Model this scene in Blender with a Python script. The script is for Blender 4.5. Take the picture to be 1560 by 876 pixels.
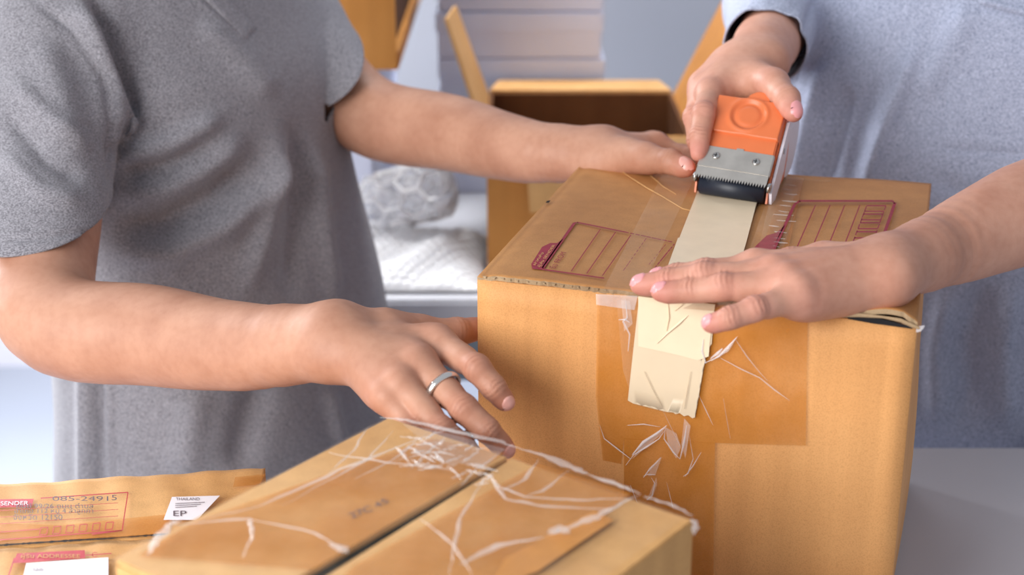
import bpy, bmesh, math, random
import numpy as np, time; T00 = time.time()
from mathutils import Vector, Matrix
from mathutils.bvhtree import BVHTree
random.seed(7); rng = np.random.default_rng(7)
for o in list(bpy.data.objects): bpy.data.objects.remove(o)
S = bpy.context.scene
C = S.collection
# ------------------------------------------------------------------ camera, world, light
FPX, PITCH = 2340.0, math.radians(20.3)
TZ = 0.85                       # table height
BH = 0.28                       # height of the big carton
TOP = TZ + BH
CAM = Vector((0, 0, TOP + 0.366))
cd = bpy.data.cameras.new('camera'); cam = bpy.data.objects.new('camera', cd); C.objects.link(cam)
cam.location = CAM; cam.rotation_euler = (math.pi/2 - PITCH, 0, 0)
cd.sensor_width = 36; cd.lens = FPX/1560*36; cd.clip_start = .02
cd.dof.use_dof = True; cd.dof.focus_distance = 1.13; cd.dof.aperture_fstop = 5.0
S.camera = cam
S.view_settings.view_transform = 'Standard'; S.view_settings.look = 'None'
S.view_settings.exposure = 0.0; S.view_settings.gamma = 1
W = bpy.data.worlds.new('world'); S.world = W; W.use_nodes = True
W.node_tree.nodes['Background'].inputs[0].default_value = (.86, .91, 1.0, 1)
W.node_tree.nodes['Background'].inputs[1].default_value = 0.50
def area(name, loc, target, sx, sy, power, col):
    l = bpy.data.lights.new(name, 'AREA'); l.shape = 'RECTANGLE'; l.size = sx; l.size_y = sy; l.energy = power; l.color = col
    o = bpy.data.objects.new(name, l); C.objects.link(o); o.location = loc
    o.rotation_euler = (Vector(target)-Vector(loc)).to_track_quat('-Z', 'Y').to_euler(); return o
area('window_light', (-1.5, -.45, 1.8), (0, 1.2, 1.0), 1.7, 1.4, 70, (1, .985, .96))
area('window_light', (-1.75, 2.75, 1.55), (-.4, 1.6, 1.05), 1.2, 1.2, 125, (.95, .97, 1))

area('background_fill', (-.1, 2.3, 2.6), (-.1, 2.3, .8), 1.0, .5, 9, (.96, .98, 1)).data.spread = math.radians(75)  # added fill lamp, brightens the background table and bubble wrap

# ------------------------------------------------------------------ picking points in the place
FW = Vector((0, math.cos(PITCH), -math.sin(PITCH))); UP = Vector((0, math.sin(PITCH), math.cos(PITCH))); RT = Vector((1, 0, 0))
def ray(px, py): return FW + RT*((px-780)/FPX) - UP*((py-438)/FPX)
def P(px, py, d): return CAM + ray(px, py)*d
def PZ(px, py, z):
    r = ray(px, py); return CAM + r*((z-CAM.z)/r.z)
def PY(px, py, y):
    r = ray(px, py); return CAM + r*(y/r.y)
def PP(px, py, o, n):
    r = ray(px, py); return CAM + r*((o-CAM).dot(n)/r.dot(n))
def pix(A):
    A = np.asarray(A) - np.array(CAM); d = A @ np.array(FW)
    return 780+FPX*A[:, 0]/d, 438-FPX*(A @ np.array(UP))/d

# ------------------------------------------------------------------ materials
def srgb(r, g, b):
    f = lambda c: (c/255/12.92) if c/255 <= .04045 else ((c/255+.055)/1.055)**2.4
    return (f(r), f(g), f(b), 1)
def newmat(name):
    m = bpy.data.materials.new(name); m.use_nodes = True
    nt = m.node_tree; b = nt.nodes['Principled BSDF']; return m, nt, b
def node(nt, t, **k):
    n = nt.nodes.new(t)
    for a, v in k.items():
        if a in n.inputs.keys(): n.inputs[a].default_value = v
        else: setattr(n, a, v)
    return n
def noise(nt, scale, detail=3, stretch=None, rot=None):
    tc = nt.nodes.new('ShaderNodeTexCoord'); n = node(nt, 'ShaderNodeTexNoise'); n.inputs['Scale'].default_value = scale; n.inputs['Detail'].default_value = detail
    if stretch:
        mp = nt.nodes.new('ShaderNodeMapping'); mp.inputs['Scale'].default_value = stretch
        if rot: mp.inputs['Rotation'].default_value = rot
        nt.links.new(tc.outputs['Object'], mp.inputs[0]); nt.links.new(mp.outputs[0], n.inputs['Vector'])
    else: nt.links.new(tc.outputs['Object'], n.inputs['Vector'])
    return n
def ramp(nt, src, stops):
    r = nt.nodes.new('ShaderNodeValToRGB'); e = r.color_ramp.elements
    while len(e) < len(stops): e.new(.5)
    for i, (p, c) in enumerate(stops): e[i].position = p; e[i].color = c
    nt.links.new(src, r.inputs[0]); return r
def mixc(nt, fac, a, b, mode='MIX'):
    m = nt.nodes.new('ShaderNodeMix'); m.data_type = 'RGBA'; m.blend_type = mode
    for s, v in ((0, fac), (6, a), (7, b)):
        if hasattr(v, 'links'): nt.links.new(v, m.inputs[s])
        else: m.inputs[s].default_value = v
    return m.outputs[2]
def bump(nt, b, h, strength, dist=.001, prev=None):
    n = nt.nodes.new('ShaderNodeBump'); n.inputs['Strength'].default_value = strength; n.inputs['Distance'].default_value = dist
    nt.links.new(h, n.inputs['Height'])
    if prev: nt.links.new(prev.outputs[0], n.inputs['Normal'])
    nt.links.new(n.outputs[0], b.inputs['Normal']); return n
def plain(name, col, rough=.5, metal=0, var=.06, nscale=30):
    m, nt, b = newmat(name); n = noise(nt, nscale, 3)
    c2 = tuple(max(0, x*(1-var*2)) for x in col[:3])+(1,)
    r = ramp(nt, n.outputs[0], [(.3, c2), (.7, col)]); nt.links.new(r.outputs[0], b.inputs['Base Color'])
    b.inputs['Roughness'].default_value = rough; b.inputs['Metallic'].default_value = metal
    bump(nt, b, n.outputs[0], .1); return m
def cardboard(name, col, dark, rough=.62, flute=None, spec=.3):
    m, nt, b = newmat(name)
    n1 = noise(nt, 9, 4); n2 = noise(nt, 1100, 2); n3 = noise(nt, 60, 2, (1, 1, .03))
    r = ramp(nt, n1.outputs[0], [(.3, dark), (.68, col)])
    sp = ramp(nt, n2.outputs[0], [(.30, (.76, .72, .66, 1)), (.55, (1, 1, 1, 1))])
    c = mixc(nt, .6, r.outputs[0], sp.outputs[0], 'MULTIPLY')
    s3 = ramp(nt, n3.outputs[0], [(.35, (.84, .82, .80, 1)), (.65, (1, 1, 1, 1))])
    c = mixc(nt, .6, c, s3.outputs[0], 'MULTIPLY')
    nt.links.new(c, b.inputs['Base Color']); b.inputs['Roughness'].default_value = rough; b.inputs['Specular IOR Level'].default_value = spec
    p = bump(nt, b, n2.outputs[0], .25, .0004)
    if flute:   # faint corrugation lines
        tc = nt.nodes.new('ShaderNodeTexCoord'); mp = nt.nodes.new('ShaderNodeMapping'); mp.inputs['Rotation'].default_value = (0, 0, flute)
        w = nt.nodes.new('ShaderNodeTexWave'); w.inputs['Scale'].default_value = 45; w.inputs['Distortion'].default_value = 1.2; w.inputs['Detail'].default_value = 1
        nt.links.new(tc.outputs['Object'], mp.inputs[0]); nt.links.new(mp.outputs[0], w.inputs[0])
        bump(nt, b, w.outputs['Fac'], .10, .0006, p)
    return m
def film(name, col, alpha, rough=.12, spec=.6, rib=0):
    m, nt, b = newmat(name); n = noise(nt, 25, 4, (1, 1, 1)); b.inputs['Base Color'].default_value = col
    b.inputs['Roughness'].default_value = rough; b.inputs['Specular IOR Level'].default_value = spec
    r = ramp(nt, n.outputs[0], [(.3, (alpha*.6,)*3+(1,)), (.7, (alpha*1.4,)*3+(1,))]); nt.links.new(r.outputs[0], b.inputs['Alpha'])
    bump(nt, b, n.outputs[0], .35, .002); return m
def skin(name, base, red, dark, sss=.12):
    m, nt, b = newmat(name)
    at = nt.nodes.new('ShaderNodeAttribute'); at.attribute_name = 'red'
    aj = nt.nodes.new('ShaderNodeAttribute'); aj.attribute_name = 'joint'
    n1 = noise(nt, 22, 5); n2 = noise(nt, 900, 2); n4 = noise(nt, 160, 3)
    c = ramp(nt, n1.outputs[0], [(.3, dark), (.62, base)]).outputs[0]
    c = mixc(nt, at.outputs['Fac'], c, red)
    n3 = noise(nt, 330, 3)
    cr = ramp(nt, n3.outputs[0], [(.30, (.42, .27, .22, 1)), (.70, (.85, .74, .70, 1))]).outputs[0]
    c = mixc(nt, aj.outputs['Fac'], c, mixc(nt, 1.0, c, cr, 'MULTIPLY'))
    m2 = ramp(nt, n4.outputs[0], [(.3, (.9, .85, .82, 1)), (.6, (1, 1, 1, 1))]).outputs[0]
    c = mixc(nt, .7, c, m2, 'MULTIPLY')
    nt.links.new(c, b.inputs['Base Color']); b.inputs['Roughness'].default_value = .52; b.inputs['Specular IOR Level'].default_value = .38
    b.inputs['Subsurface Weight'].default_value = sss; b.inputs['Subsurface Radius'].default_value = (.010, .004, .002); b.inputs['Subsurface Scale'].default_value = 1
    p = bump(nt, b, n2.outputs[0], .18, .0004)
    mm = nt.nodes.new('ShaderNodeMath'); mm.operation = 'MULTIPLY'; nt.links.new(aj.outputs['Fac'], mm.inputs[0]); nt.links.new(n3.outputs[0], mm.inputs[1])
    bump(nt, b, mm.outputs[0], .3, -.0008, p); return m
def heather(name, a, c_):
    m, nt, b = newmat(name)
    n1 = noise(nt, 620, 4, (1, 1, 2.0)); n2 = noise(nt, 1900, 1); n3 = noise(nt, 12, 3)
    c = ramp(nt, n1.outputs[0], [(.36, a), (.64, c_)]).outputs[0]
    s = ramp(nt, n2.outputs[0], [(.3, (.62, .62, .64, 1)), (.7, (1.0, 1.0, 1.0, 1))]).outputs[0]
    c = mixc(nt, .8, c, s, 'MULTIPLY')
    nt.links.new(c, b.inputs['Base Color']); b.inputs['Roughness'].default_value = .92; b.inputs['Specular IOR Level'].default_value = .15
    b.inputs['Sheen Weight'].default_value = .25
    p = bump(nt, b, n2.outputs[0], .5, .0006); bump(nt, b, n3.outputs[0], .25, .006, p); return m

M = {}
M['card_front'] = cardboard('carton_kraft', srgb(231, 171, 110), srgb(216, 154, 94), .6, .28)
M['card_top_shaded'] = cardboard('carton_kraft_top_shaded', srgb(200, 144, 88), srgb(184, 128, 76), .55)  # same kraft board, weaker light on the top put into its colour
M['card_pale'] = cardboard('carton_pale', srgb(228, 180, 120), srgb(208, 156, 96), .7)
M['card_edge'] = cardboard('torn_edge', srgb(205, 180, 145), srgb(140, 110, 80), .9)
M['card_orange'] = cardboard('carton_orange', srgb(220, 154, 80), srgb(204, 138, 66), .6)
M['card_in_shaded'] = cardboard('carton_inside_shaded', srgb(120, 78, 44), srgb(96, 60, 34), .85)  # kraft darkened, shade inside the cartons put into the colour
M['brown_tape'] = film('brown_packing_tape', srgb(206, 130, 34), .42, .22, .5)
M['clear_tape'] = film('clear_tape', srgb(235, 215, 190), .10, .15, .8)
M['cream_tape'] = plain('cream_tape', srgb(240, 219, 188), .35, 0, .03, 60)
M['cream_tape_old'] = plain('cream_tape_layered', srgb(226, 206, 176), .38, 0, .03, 40)
M['crease'] = film('film_crease', srgb(248, 246, 250), .42, .1, .9)
M['wrap'] = film('stretch_wrap', srgb(240, 225, 205), .05, .3, .4)
M['crease_soft'] = film('soft_film_crease', srgb(250, 246, 244), .23, .2, .7)
M['haze'] = film('hazy_film', srgb(250, 246, 244), .12, .4, .5)
M['ink'] = plain('crimson_ink', srgb(160, 40, 62), .6, 0, .12, 200)
M['ink_red'] = plain('red_ink', srgb(190, 40, 60), .6, 0, .08, 200)
M['ink_dark'] = plain('dark_ink', srgb(98, 84, 92), .6, 0, .05, 100)
M['ink_blue'] = plain('blue_ink', srgb(30, 70, 150), .6)
M['label'] = plain('white_paper', srgb(238, 234, 240), .6, 0, .02)
M['orange'] = plain('orange_enamel', srgb(226, 120, 70), .38, 0, .04, 50)
M['steel'] = plain('brushed_steel', srgb(206, 201, 194), .34, .7, .10, 60)
M['screw'] = plain('screw_steel', srgb(200, 198, 195), .25, .9)
M['rubber'] = plain('dark_rubber', srgb(30, 36, 50), .45, 0, .1, 80)
M['white_plastic'] = plain('white_plastic', srgb(232, 230, 240), .35, 0, .02)
M['silver'] = plain('silver_band', srgb(225, 222, 218), .22, .9, .02)
M['skin_a'] = skin('tan_skin', srgb(192, 144, 120), srgb(184, 116, 96), srgb(174, 125, 102), .03)
M['skin_b'] = skin('rosy_skin', srgb(206, 155, 133), srgb(204, 130, 118), srgb(190, 136, 114), .035)
M['nail'] = plain('fingernail', srgb(226, 168, 156), .28, 0, .03, 200)
M['nail_b'] = plain('fingernail_pink', srgb(232, 160, 162), .28, 0, .03, 200)
M['shirt_a'] = heather('heather_grey_cotton', srgb(112, 110, 117), srgb(172, 170, 177))
M['shirt_b'] = heather('heather_bluegrey_cotton', srgb(140, 149, 174), srgb(206, 213, 236))
M['trouser'] = plain('dark_trouser', srgb(50, 52, 62), .9)
M['shoe'] = plain('shoe_leather', srgb(40, 34, 32), .5)
M['hair'] = plain('dark_hair', srgb(28, 22, 20), .5)
M['table'] = plain('pale_laminate', srgb(196, 194, 200), .35, 0, .02, 8)
M['table_b'] = plain('white_laminate', srgb(215, 216, 222), .3, 0, .02, 8)
M['metal_leg'] = plain('painted_leg', srgb(150, 160, 168), .4, .3)
M['white_box'] = plain('white_card', srgb(216, 221, 240), .45, 0, .02, 6)
M['wall'] = plain('grey_wall', srgb(172, 173, 182), .9, 0, .02, 2)
M['floor'] = plain('pale_floor', srgb(158, 164, 178), .35, 0, .02, 3)
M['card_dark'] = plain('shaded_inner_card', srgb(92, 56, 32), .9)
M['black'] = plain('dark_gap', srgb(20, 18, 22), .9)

# ------------------------------------------------------------------ mesh helpers
def link(name, me, mat=None, parent=None, smooth=False):
    o = bpy.data.objects.new(name, me); C.objects.link(o)
    if mat is not None: me.materials.append(M[mat] if isinstance(mat, str) else mat)
    if parent: o.parent = parent; o.matrix_parent_inverse = parent.matrix_world.inverted() if parent.type != 'EMPTY' else Matrix.Translation(-parent.location)
    if smooth: me.polygons.foreach_set('use_smooth', [True]*len(me.polygons))
    return o
def pm(name, verts, faces, mat, parent=None, smooth=False):
    me = bpy.data.meshes.new(name); me.from_pydata([tuple(v) for v in verts], [], faces); me.update()
    return link(name, me, mat, parent, smooth)
def thing(name, label, cat, loc, group=None):
    o = bpy.data.objects.new(name, None); o.empty_display_size = .05; C.objects.link(o); o.location = loc
    o['label'] = label; o['category'] = cat
    if group: o['group'] = group
    bpy.context.view_layer.update(); return o
def slab_pts(q, t, n):
    """quad corner points q (ccw seen from n) made a slab of thickness t below"""
    v = [Vector(p) for p in q]; v += [p - n*t for p in v]; k = len(q)
    f = [tuple(range(k)), tuple(range(2*k-1, k-1, -1))] + [(i, i+k, (i+1) % k+k, (i+1) % k) for i in range(k)]
    return v, f
def slab(name, q, t, mat, parent=None, n=None, bevel=0):
    v = [Vector(p) for p in q]
    nn = n if n else (v[1]-v[0]).cross(v[2]-v[0]).normalized()
    vv, f = slab_pts(v, t, nn); o = pm(name, vv, f, mat, parent)
    bm = bmesh.new(); bm.from_mesh(o.data); bmesh.ops.recalc_face_normals(bm, faces=bm.faces)
    if bevel: bmesh.ops.bevel(bm, geom=bm.edges[:], offset=bevel, segments=2, affect='EDGES', clamp_overlap=True)
    bm.to_mesh(o.data); bm.free(); return o
def boxm(name, lo, hi, mat, parent=None, bevel=0, rz=0, piv=None):
    bm = bmesh.new(); bmesh.ops.create_cube(bm, size=1)
    for v in bm.verts: v.co = Vector([lo[i]+(v.co[i]+.5)*(hi[i]-lo[i]) for i in range(3)])
    if bevel: bmesh.ops.bevel(bm, geom=bm.edges[:], offset=bevel, segments=2, affect='EDGES')
    if rz: bmesh.ops.rotate(bm, verts=bm.verts, cent=piv or Vector(lo), matrix=Matrix.Rotation(rz, 3, 'Z'))
    me = bpy.data.meshes.new(name); bm.to_mesh(me); bm.free(); return link(name, me, mat, parent)
def cyl(name, a, b, r, mat, parent=None, seg=32, r2=None, bevel=0):
    a = Vector(a); b = Vector(b); bm = bmesh.new()
    bmesh.ops.create_cone(bm, cap_ends=True, segments=seg, radius1=r, radius2=r if r2 is None else r2, depth=(b-a).length)
    if bevel: bmesh.ops.bevel(bm, geom=[e for e in bm.edges if len(e.link_faces) == 2 and any(len(f.verts) > 4 for f in e.link_faces)], offset=bevel, segments=2, affect='EDGES')
    q = (b-a).to_track_quat('Z', 'Y').to_matrix().to_4x4()
    bmesh.ops.transform(bm, matrix=Matrix.Translation((a+b)/2) @ q, verts=bm.verts)
    me = bpy.data.meshes.new(name); bm.to_mesh(me); bm.free(); o = link(name, me, mat, parent)
    for p in me.polygons: p.use_smooth = len(p.vertices) == 4
    return o
def bez_grid(q, nu, nv):
    """bilinear grid over four points (a b c d around)"""
    a, b, c, d = [Vector(p) for p in q]
    return [[(a.lerp(b, i/nu)).lerp(d.lerp(c, i/nu), j/nv) for i in range(nu+1)] for j in range(nv+1)]
def gridmesh(name, g, mat, parent=None, smooth=True):
    nv = len(g); nu = len(g[0]); v = [p for r in g for p in r]
    f = [(j*nu+i, j*nu+i+1, (j+1)*nu+i+1, (j+1)*nu+i) for j in range(nv-1) for i in range(nu-1)]
    return pm(name, v, f, mat, parent, smooth)

# ------------------------------------------------------------------ signed-distance modelling (for the figures)
def smin(a, b, k):
    h = np.maximum(k-np.abs(a-b), 0)/k; return np.minimum(a, b)-h*h*k*.25
def cone(p, a, b, ra, rb):
    a = np.asarray(a, np.float32); b = np.asarray(b, np.float32); ba = b-a; L = float(ba@ba)+1e-12
    pa = p-a; t = np.clip(pa@ba/L, 0, 1); return np.linalg.norm(pa-t[:, None]*ba, axis=1)-(ra+(rb-ra)*t)
def nets(f, lo, hi, h, B=8):
    """surface nets on the zero set of f, only near the surface"""
    lo = np.asarray(lo, np.float32); hi = np.asarray(hi, np.float32)
    nb = np.ceil((hi-lo)/(h*B)).astype(int); I = np.stack(np.meshgrid(*[np.arange(n) for n in nb], indexing='ij'), -1).reshape(-1, 3)
    ce = lo+(I+.5)*h*B; d = np.concatenate([f(ce[i:i+400000].astype(np.float32)) for i in range(0, len(ce), 400000)])
    I = I[np.abs(d) < h*B*1.15]
    g = np.stack(np.meshgrid(*[np.arange(B+1)]*3, indexing='ij'), -1).reshape(-1, 3)
    N = (nb*B+4).astype(np.int64); keys = []; verts = []; quads = []
    for s in range(0, len(I), 400):
        Ib = I[s:s+400]; nodes = (Ib[:, None, :]*B+g[None]); pts = (lo+nodes.reshape(-1, 3)*h).astype(np.float32)
        D = f(pts).reshape(len(Ib), B+1, B+1, B+1); sg = D < 0
        c8 = [(i, j, k) for i in (0, 1) for j in (0, 1) for k in (0, 1)]
        cnt = sum(sg[:, i:B+i, j:B+j, k:B+k].astype(np.int8) for i, j, k in c8)
        w = np.argwhere((cnt > 0) & (cnt < 8))
        if len(w):
            bi = w[:, 0]; ci = w[:, 1:]; acc = np.zeros((len(w), 3)); n = np.zeros(len(w))
            for (a, b) in [(p, q) for p in c8 for q in c8 if sum(q)-sum(p) == 1 and all(q[t] >= p[t] for t in range(3))]:
                da = D[bi, ci[:, 0]+a[0], ci[:, 1]+a[1], ci[:, 2]+a[2]]; db = D[bi, ci[:, 0]+b[0], ci[:, 1]+b[1], ci[:, 2]+b[2]]
                m = (da < 0) != (db < 0); t = np.where(m, da/np.where(m, da-db, 1), 0)
                acc += np.where(m[:, None], np.array(a)+t[:, None]*(np.array(b)-np.array(a)), 0); n += m
            gi = Ib[bi]*B+ci; keys.append((gi[:, 0]*N[1]+gi[:, 1])*N[2]+gi[:, 2]); verts.append(lo+(gi+acc/n[:, None])*h)
        for ax in range(3):
            e = [0, 0, 0]; e[ax] = 1
            A = sg[:, :B, :B, :B]; Bm = sg[:, e[0]:B+e[0], e[1]:B+e[1], e[2]:B+e[2]]; w = np.argwhere(A != Bm)
            if not len(w): continue
            gi = Ib[w[:, 0]]*B+w[:, 1:]; flip = A[w[:, 0], w[:, 1], w[:, 2], w[:, 3]]
            u, v = np.eye(3, dtype=int)[(ax+1) % 3], np.eye(3, dtype=int)[(ax+2) % 3]
            q = np.stack([(lambda c: (c[:, 0]*N[1]+c[:, 1])*N[2]+c[:, 2])(gi-o) for o in (0*u, u, u+v, v)], 1)
            q[~flip] = q[~flip][:, ::-1]; quads.append(q)
    K = np.concatenate(keys); V = np.concatenate(verts); Q = np.concatenate(quads)
    o = np.argsort(K); K = K[o]; V = V[o]; idx = np.searchsorted(K, Q); idx = np.clip(idx, 0, len(K)-1)
    ok = (K[idx] == Q).all(1); F = idx[ok]
    n = np.cross(V[F[:, 2]]-V[F[:, 0]], V[F[:, 3]]-V[F[:, 1]]); c = V[F].mean(1); k = rng.integers(0, len(F), 300); nk = n[k]/(np.linalg.norm(n[k], axis=1)[:, None]+1e-12)
    if (f((c[k]+nk*h*.7).astype(np.float32))-f((c[k]-nk*h*.7).astype(np.float32))).mean() < 0: F = F[:, ::-1]
    return V, F
def project(f, V, it=2):
    e = 4e-4
    for _ in range(it):
        p = V.astype(np.float32); d = f(p)
        g = np.stack([f(p+np.eye(3, dtype=np.float32)[k]*e)-f(p-np.eye(3, dtype=np.float32)[k]*e) for k in range(3)], 1)/(2*e)
        n = np.linalg.norm(g, axis=1)+1e-6; V = V-(d/n)[:, None]*g/n[:, None]*.9
    return V
def npmesh(name, V, F):
    me = bpy.data.meshes.new(name); V = np.asarray(V, np.float32); F = np.asarray(F, np.int32)
    me.vertices.add(len(V)); me.vertices.foreach_set('co', V.ravel())
    me.loops.add(F.size); me.loops.foreach_set('vertex_index', F.ravel())
    me.polygons.add(len(F)); me.polygons.foreach_set('loop_start', np.arange(0, F.size, F.shape[1], dtype=np.int32))
    me.polygons.foreach_set('use_smooth', np.ones(len(F), bool)); me.update(); me.validate(); return me

FR = {'index': (.0102, .0090, .0078, .0066), 'middle': (.0104, .0092, .0080, .0068), 'ring': (.0098, .0087, .0075, .0064),
      'pinky': (.0088, .0077, .0067, .0057), 'thumb': (.0140, .0115, .0102, .0078)}
class Arm:
    """one arm with its hand: joints are world points"""
    def __init__(s, arm, arm_r, wrist, wside, dorsal, fingers, k_palm=.014, fs=1.0, pads=()):
        s.arm = [np.array(p, np.float32) for p in arm]; s.ar = arm_r; s.w = np.array(wrist, np.float32); s.N = np.array(Vector(dorsal).normalized(), np.float32)
        s.side = np.array(Vector(wside).normalized(), np.float32); s.fs = fs; s.F = {}
        for k, (pts, dn) in fingers.items():
            s.F[k] = ([np.array(p, np.float32) for p in pts], np.array(Vector(dn).normalized(), np.float32) if dn is not None else s.N)
        s.kp = k_palm; s.pads = [(np.array(a, np.float32), np.array(b, np.float32), r1, r2) for a, b, r1, r2 in pads]
        for k, (p, _) in s.F.items(): print('   ', k, 'wrist', round(float(np.linalg.norm(p[0]-s.w))*1000), [round(float(np.linalg.norm(p[i+1]-p[i]))*1000) for i in range(3)])
        J = s.arm; n = len(J); s.segs = []
        rr_ = list(arm_r); pts = []; rad = []
        for i in range(n-1):
            p0, p1, p2, p3 = J[max(i-1, 0)], J[i], J[i+1], J[min(i+2, n-1)]; r0, r1, r2_, r3 = rr_[max(i-1, 0)], rr_[i], rr_[i+1], rr_[min(i+2, n-1)]
            for t in ((0, .2, .4, .6, .8) if i else (0, .5)):
                h = lambda a, b, c, e: .5*((2*b)+(c-a)*t+(2*a-5*b+4*c-e)*t*t+(3*b-a-3*c+e)*t**3)
                pts.append(h(p0, p1, p2, p3)); rad.append(float(h(r0, r1, r2_, r3)))
        pts.append(J[-1]); rad.append(rr_[-1]); s.segs = [(pts[i], pts[i+1], rad[i], rad[i+1]) for i in range(len(pts)-1)]
        A_ = np.array([s.w, s.arm[-1], s.arm[-2]*.5+s.arm[-1]*.5]+[q for v, _ in s.F.values() for q in v]+[q for x in s.pads for q in x[:2]]); s.hlo = A_.min(0)-.055; s.hhi = A_.max(0)+.055
        print('    arm', [round(float(np.linalg.norm(s.arm[i+1]-s.arm[i]))*1000) for i in range(len(s.arm)-1)])
    def __call__(s, p):
        d = None
        for a, b, ra, rb in s.segs:
            c = cone(p, a, b, ra, rb); d = c if d is None else np.minimum(d, c)
        m = ((p > s.hlo) & (p < s.hhi)).all(1)
        if m.any():
            d = d.copy(); q = p[m]; w = np.clip(np.minimum(q-s.hlo, s.hhi-q).min(1)/.022, 0, 1); w = w*w*(3-2*w); d[m] = d[m]+(s.hand(q, d[m])-d[m])*w
        return d
    def hand(s, p, d):
        a = s.arm[-2]
        for sg in (-1, 1):
            d = smin(d, cone(p, a+(s.w-a)*.5+s.side*sg*.006, s.w+s.side*sg*.0105, s.ar[-2]*.55, .0132), .016)
        palm = None; order = [k for k in ('index', 'middle', 'ring', 'pinky') if k in s.F]
        for i, k in enumerate(order):
            m = s.F[k][0][0]; off = s.side*(-.0125+.0083*i)
            c = cone(p, s.w+off, m-s.N*.001, .0115, .0112*s.fs); palm = c if palm is None else smin(palm, c, s.kp)
            c = cone(p, s.w+off*.9-s.N*.005, m-s.N*.005-(m-s.w)*.12, .0120, .0098*s.fs); palm = smin(palm, c, s.kp)
        t = s.F['thumb'][0]
        palm = smin(palm, cone(p, s.w*.7+t[0]*.3, t[0], .0115, .0135), .014)
        palm = smin(palm, cone(p, t[0], t[1], .0135, .0118), .012)
        mid = s.F['index'][0][0]*.55+s.w*.45
        palm = smin(palm, cone(p, t[0]*.4+t[1]*.6, mid, .0080, .0088), .012)
        for a_, b_, r1, r2 in s.pads: palm = smin(palm, cone(p, a_, b_, r1, r2), .014)
        d = smin(d, palm, .018)
        for k in order:
            m = s.F[k][0][0]; d = smin(d, cone(p, m*.45+s.w*.55+s.N*.0112, m+s.N*.0104, .0014, .0022), .006)
            d = smin(d, np.linalg.norm(p-(m+s.N*.0046), axis=1)-.0090, .006)
        out = d
        for k, (q, dn) in s.F.items():
            r = [x*s.fs for x in FR[k]]; f = None
            for i in range(3):
                if k == 'thumb' and i == 0: continue
                c = cone(p, q[i], q[i+1], r[i]*.97, r[i+1]*.97)
                pad = cone(p, q[i]*.7+q[i+1]*.3-dn*.0016, q[i]*.3+q[i+1]*.7-dn*.0016, (r[i]+r[i+1])*.47, (r[i]+r[i+1])*.46)
                c = smin(c, pad, .004); f = c if f is None else smin(f, c, .0035)
            for i in (1, 2): f = smin(f, np.linalg.norm(p-(q[i]+dn*.0004), axis=1)-r[i]*.98, .003)
            f2 = smin(d, f, .009); out = smin(out, f2, .0014)
        for k, (q, dn) in s.F.items():
            for i in (1, 2):
                ax = (q[i+1]-q[i-1]); ax = ax/np.linalg.norm(ax); pa = p-q[i]; r2 = np.linalg.norm(pa, axis=1)
                t_ = pa@ax; ms = np.clip((pa@dn)/.008, 0, 1)*np.exp(-(r2/.0125)**4)
                out = out+ms*.00032*np.cos(t_*2*math.pi/.0036)*np.exp(-(t_/.0060)**2)
        return out
    def bounds(s):
        A = np.array([*s.arm, s.w]+[q for v, _ in s.F.values() for q in v]); return A.min(0)-.075, A.max(0)+.075
    def mesh(s, h=.00115):
        lo, hi = s.bounds(); V, F = nets(s, lo, hi, h); V = project(s, V, 1)
        # even out the forearm and upper arm
        w = 1-np.clip(np.minimum(V-(s.hlo+.012), (s.hhi-.012)-V).min(1)/.02, 0, 1)
        E = np.concatenate([F[:, [i, (i+1) % 4]] for i in range(4)]); a_ = E[:, 0]; b_ = E[:, 1]; n_ = np.bincount(a_, minlength=len(V))+np.bincount(b_, minlength=len(V))
        for _ in range(45):
            S_ = np.stack([np.bincount(a_, V[b_, k], len(V))+np.bincount(b_, V[a_, k], len(V)) for k in range(3)], 1)/np.maximum(n_, 1)[:, None]; V = V+(S_-V)*w[:, None]*.9
        red = np.zeros(len(V)); jo = np.zeros(len(V))
        for k, (q, dn) in s.F.items():
            for i, wgt, rad in ((0, .45, .014), (1, .55, .011), (2, .45, .009), (3, .75, .013)):
                if k == 'thumb' and i == 0: continue
                red = np.maximum(red, wgt*np.exp(-(np.linalg.norm(V-q[i], axis=1)/rad)**2)*1.15)
            for i in (1, 2):
                pa = V-q[i]; ax = q[i+1]-q[i-1]; ax = ax/np.linalg.norm(ax); t_ = pa@ax; sd = pa@np.cross(ax, dn)
                jo = np.maximum(jo, np.clip((pa@dn)/.005, 0, 1)*np.exp(-(np.linalg.norm(pa, axis=1)/.0105)**4)*np.exp(-(t_/.0055)**2)*np.clip(np.cos((t_+.0008*np.sin(sd*600+i))*2*math.pi/(.0036 if i == 1 else .0030)), 0, 1))
        return V, F, np.clip(red, 0, .8), jo
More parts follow.
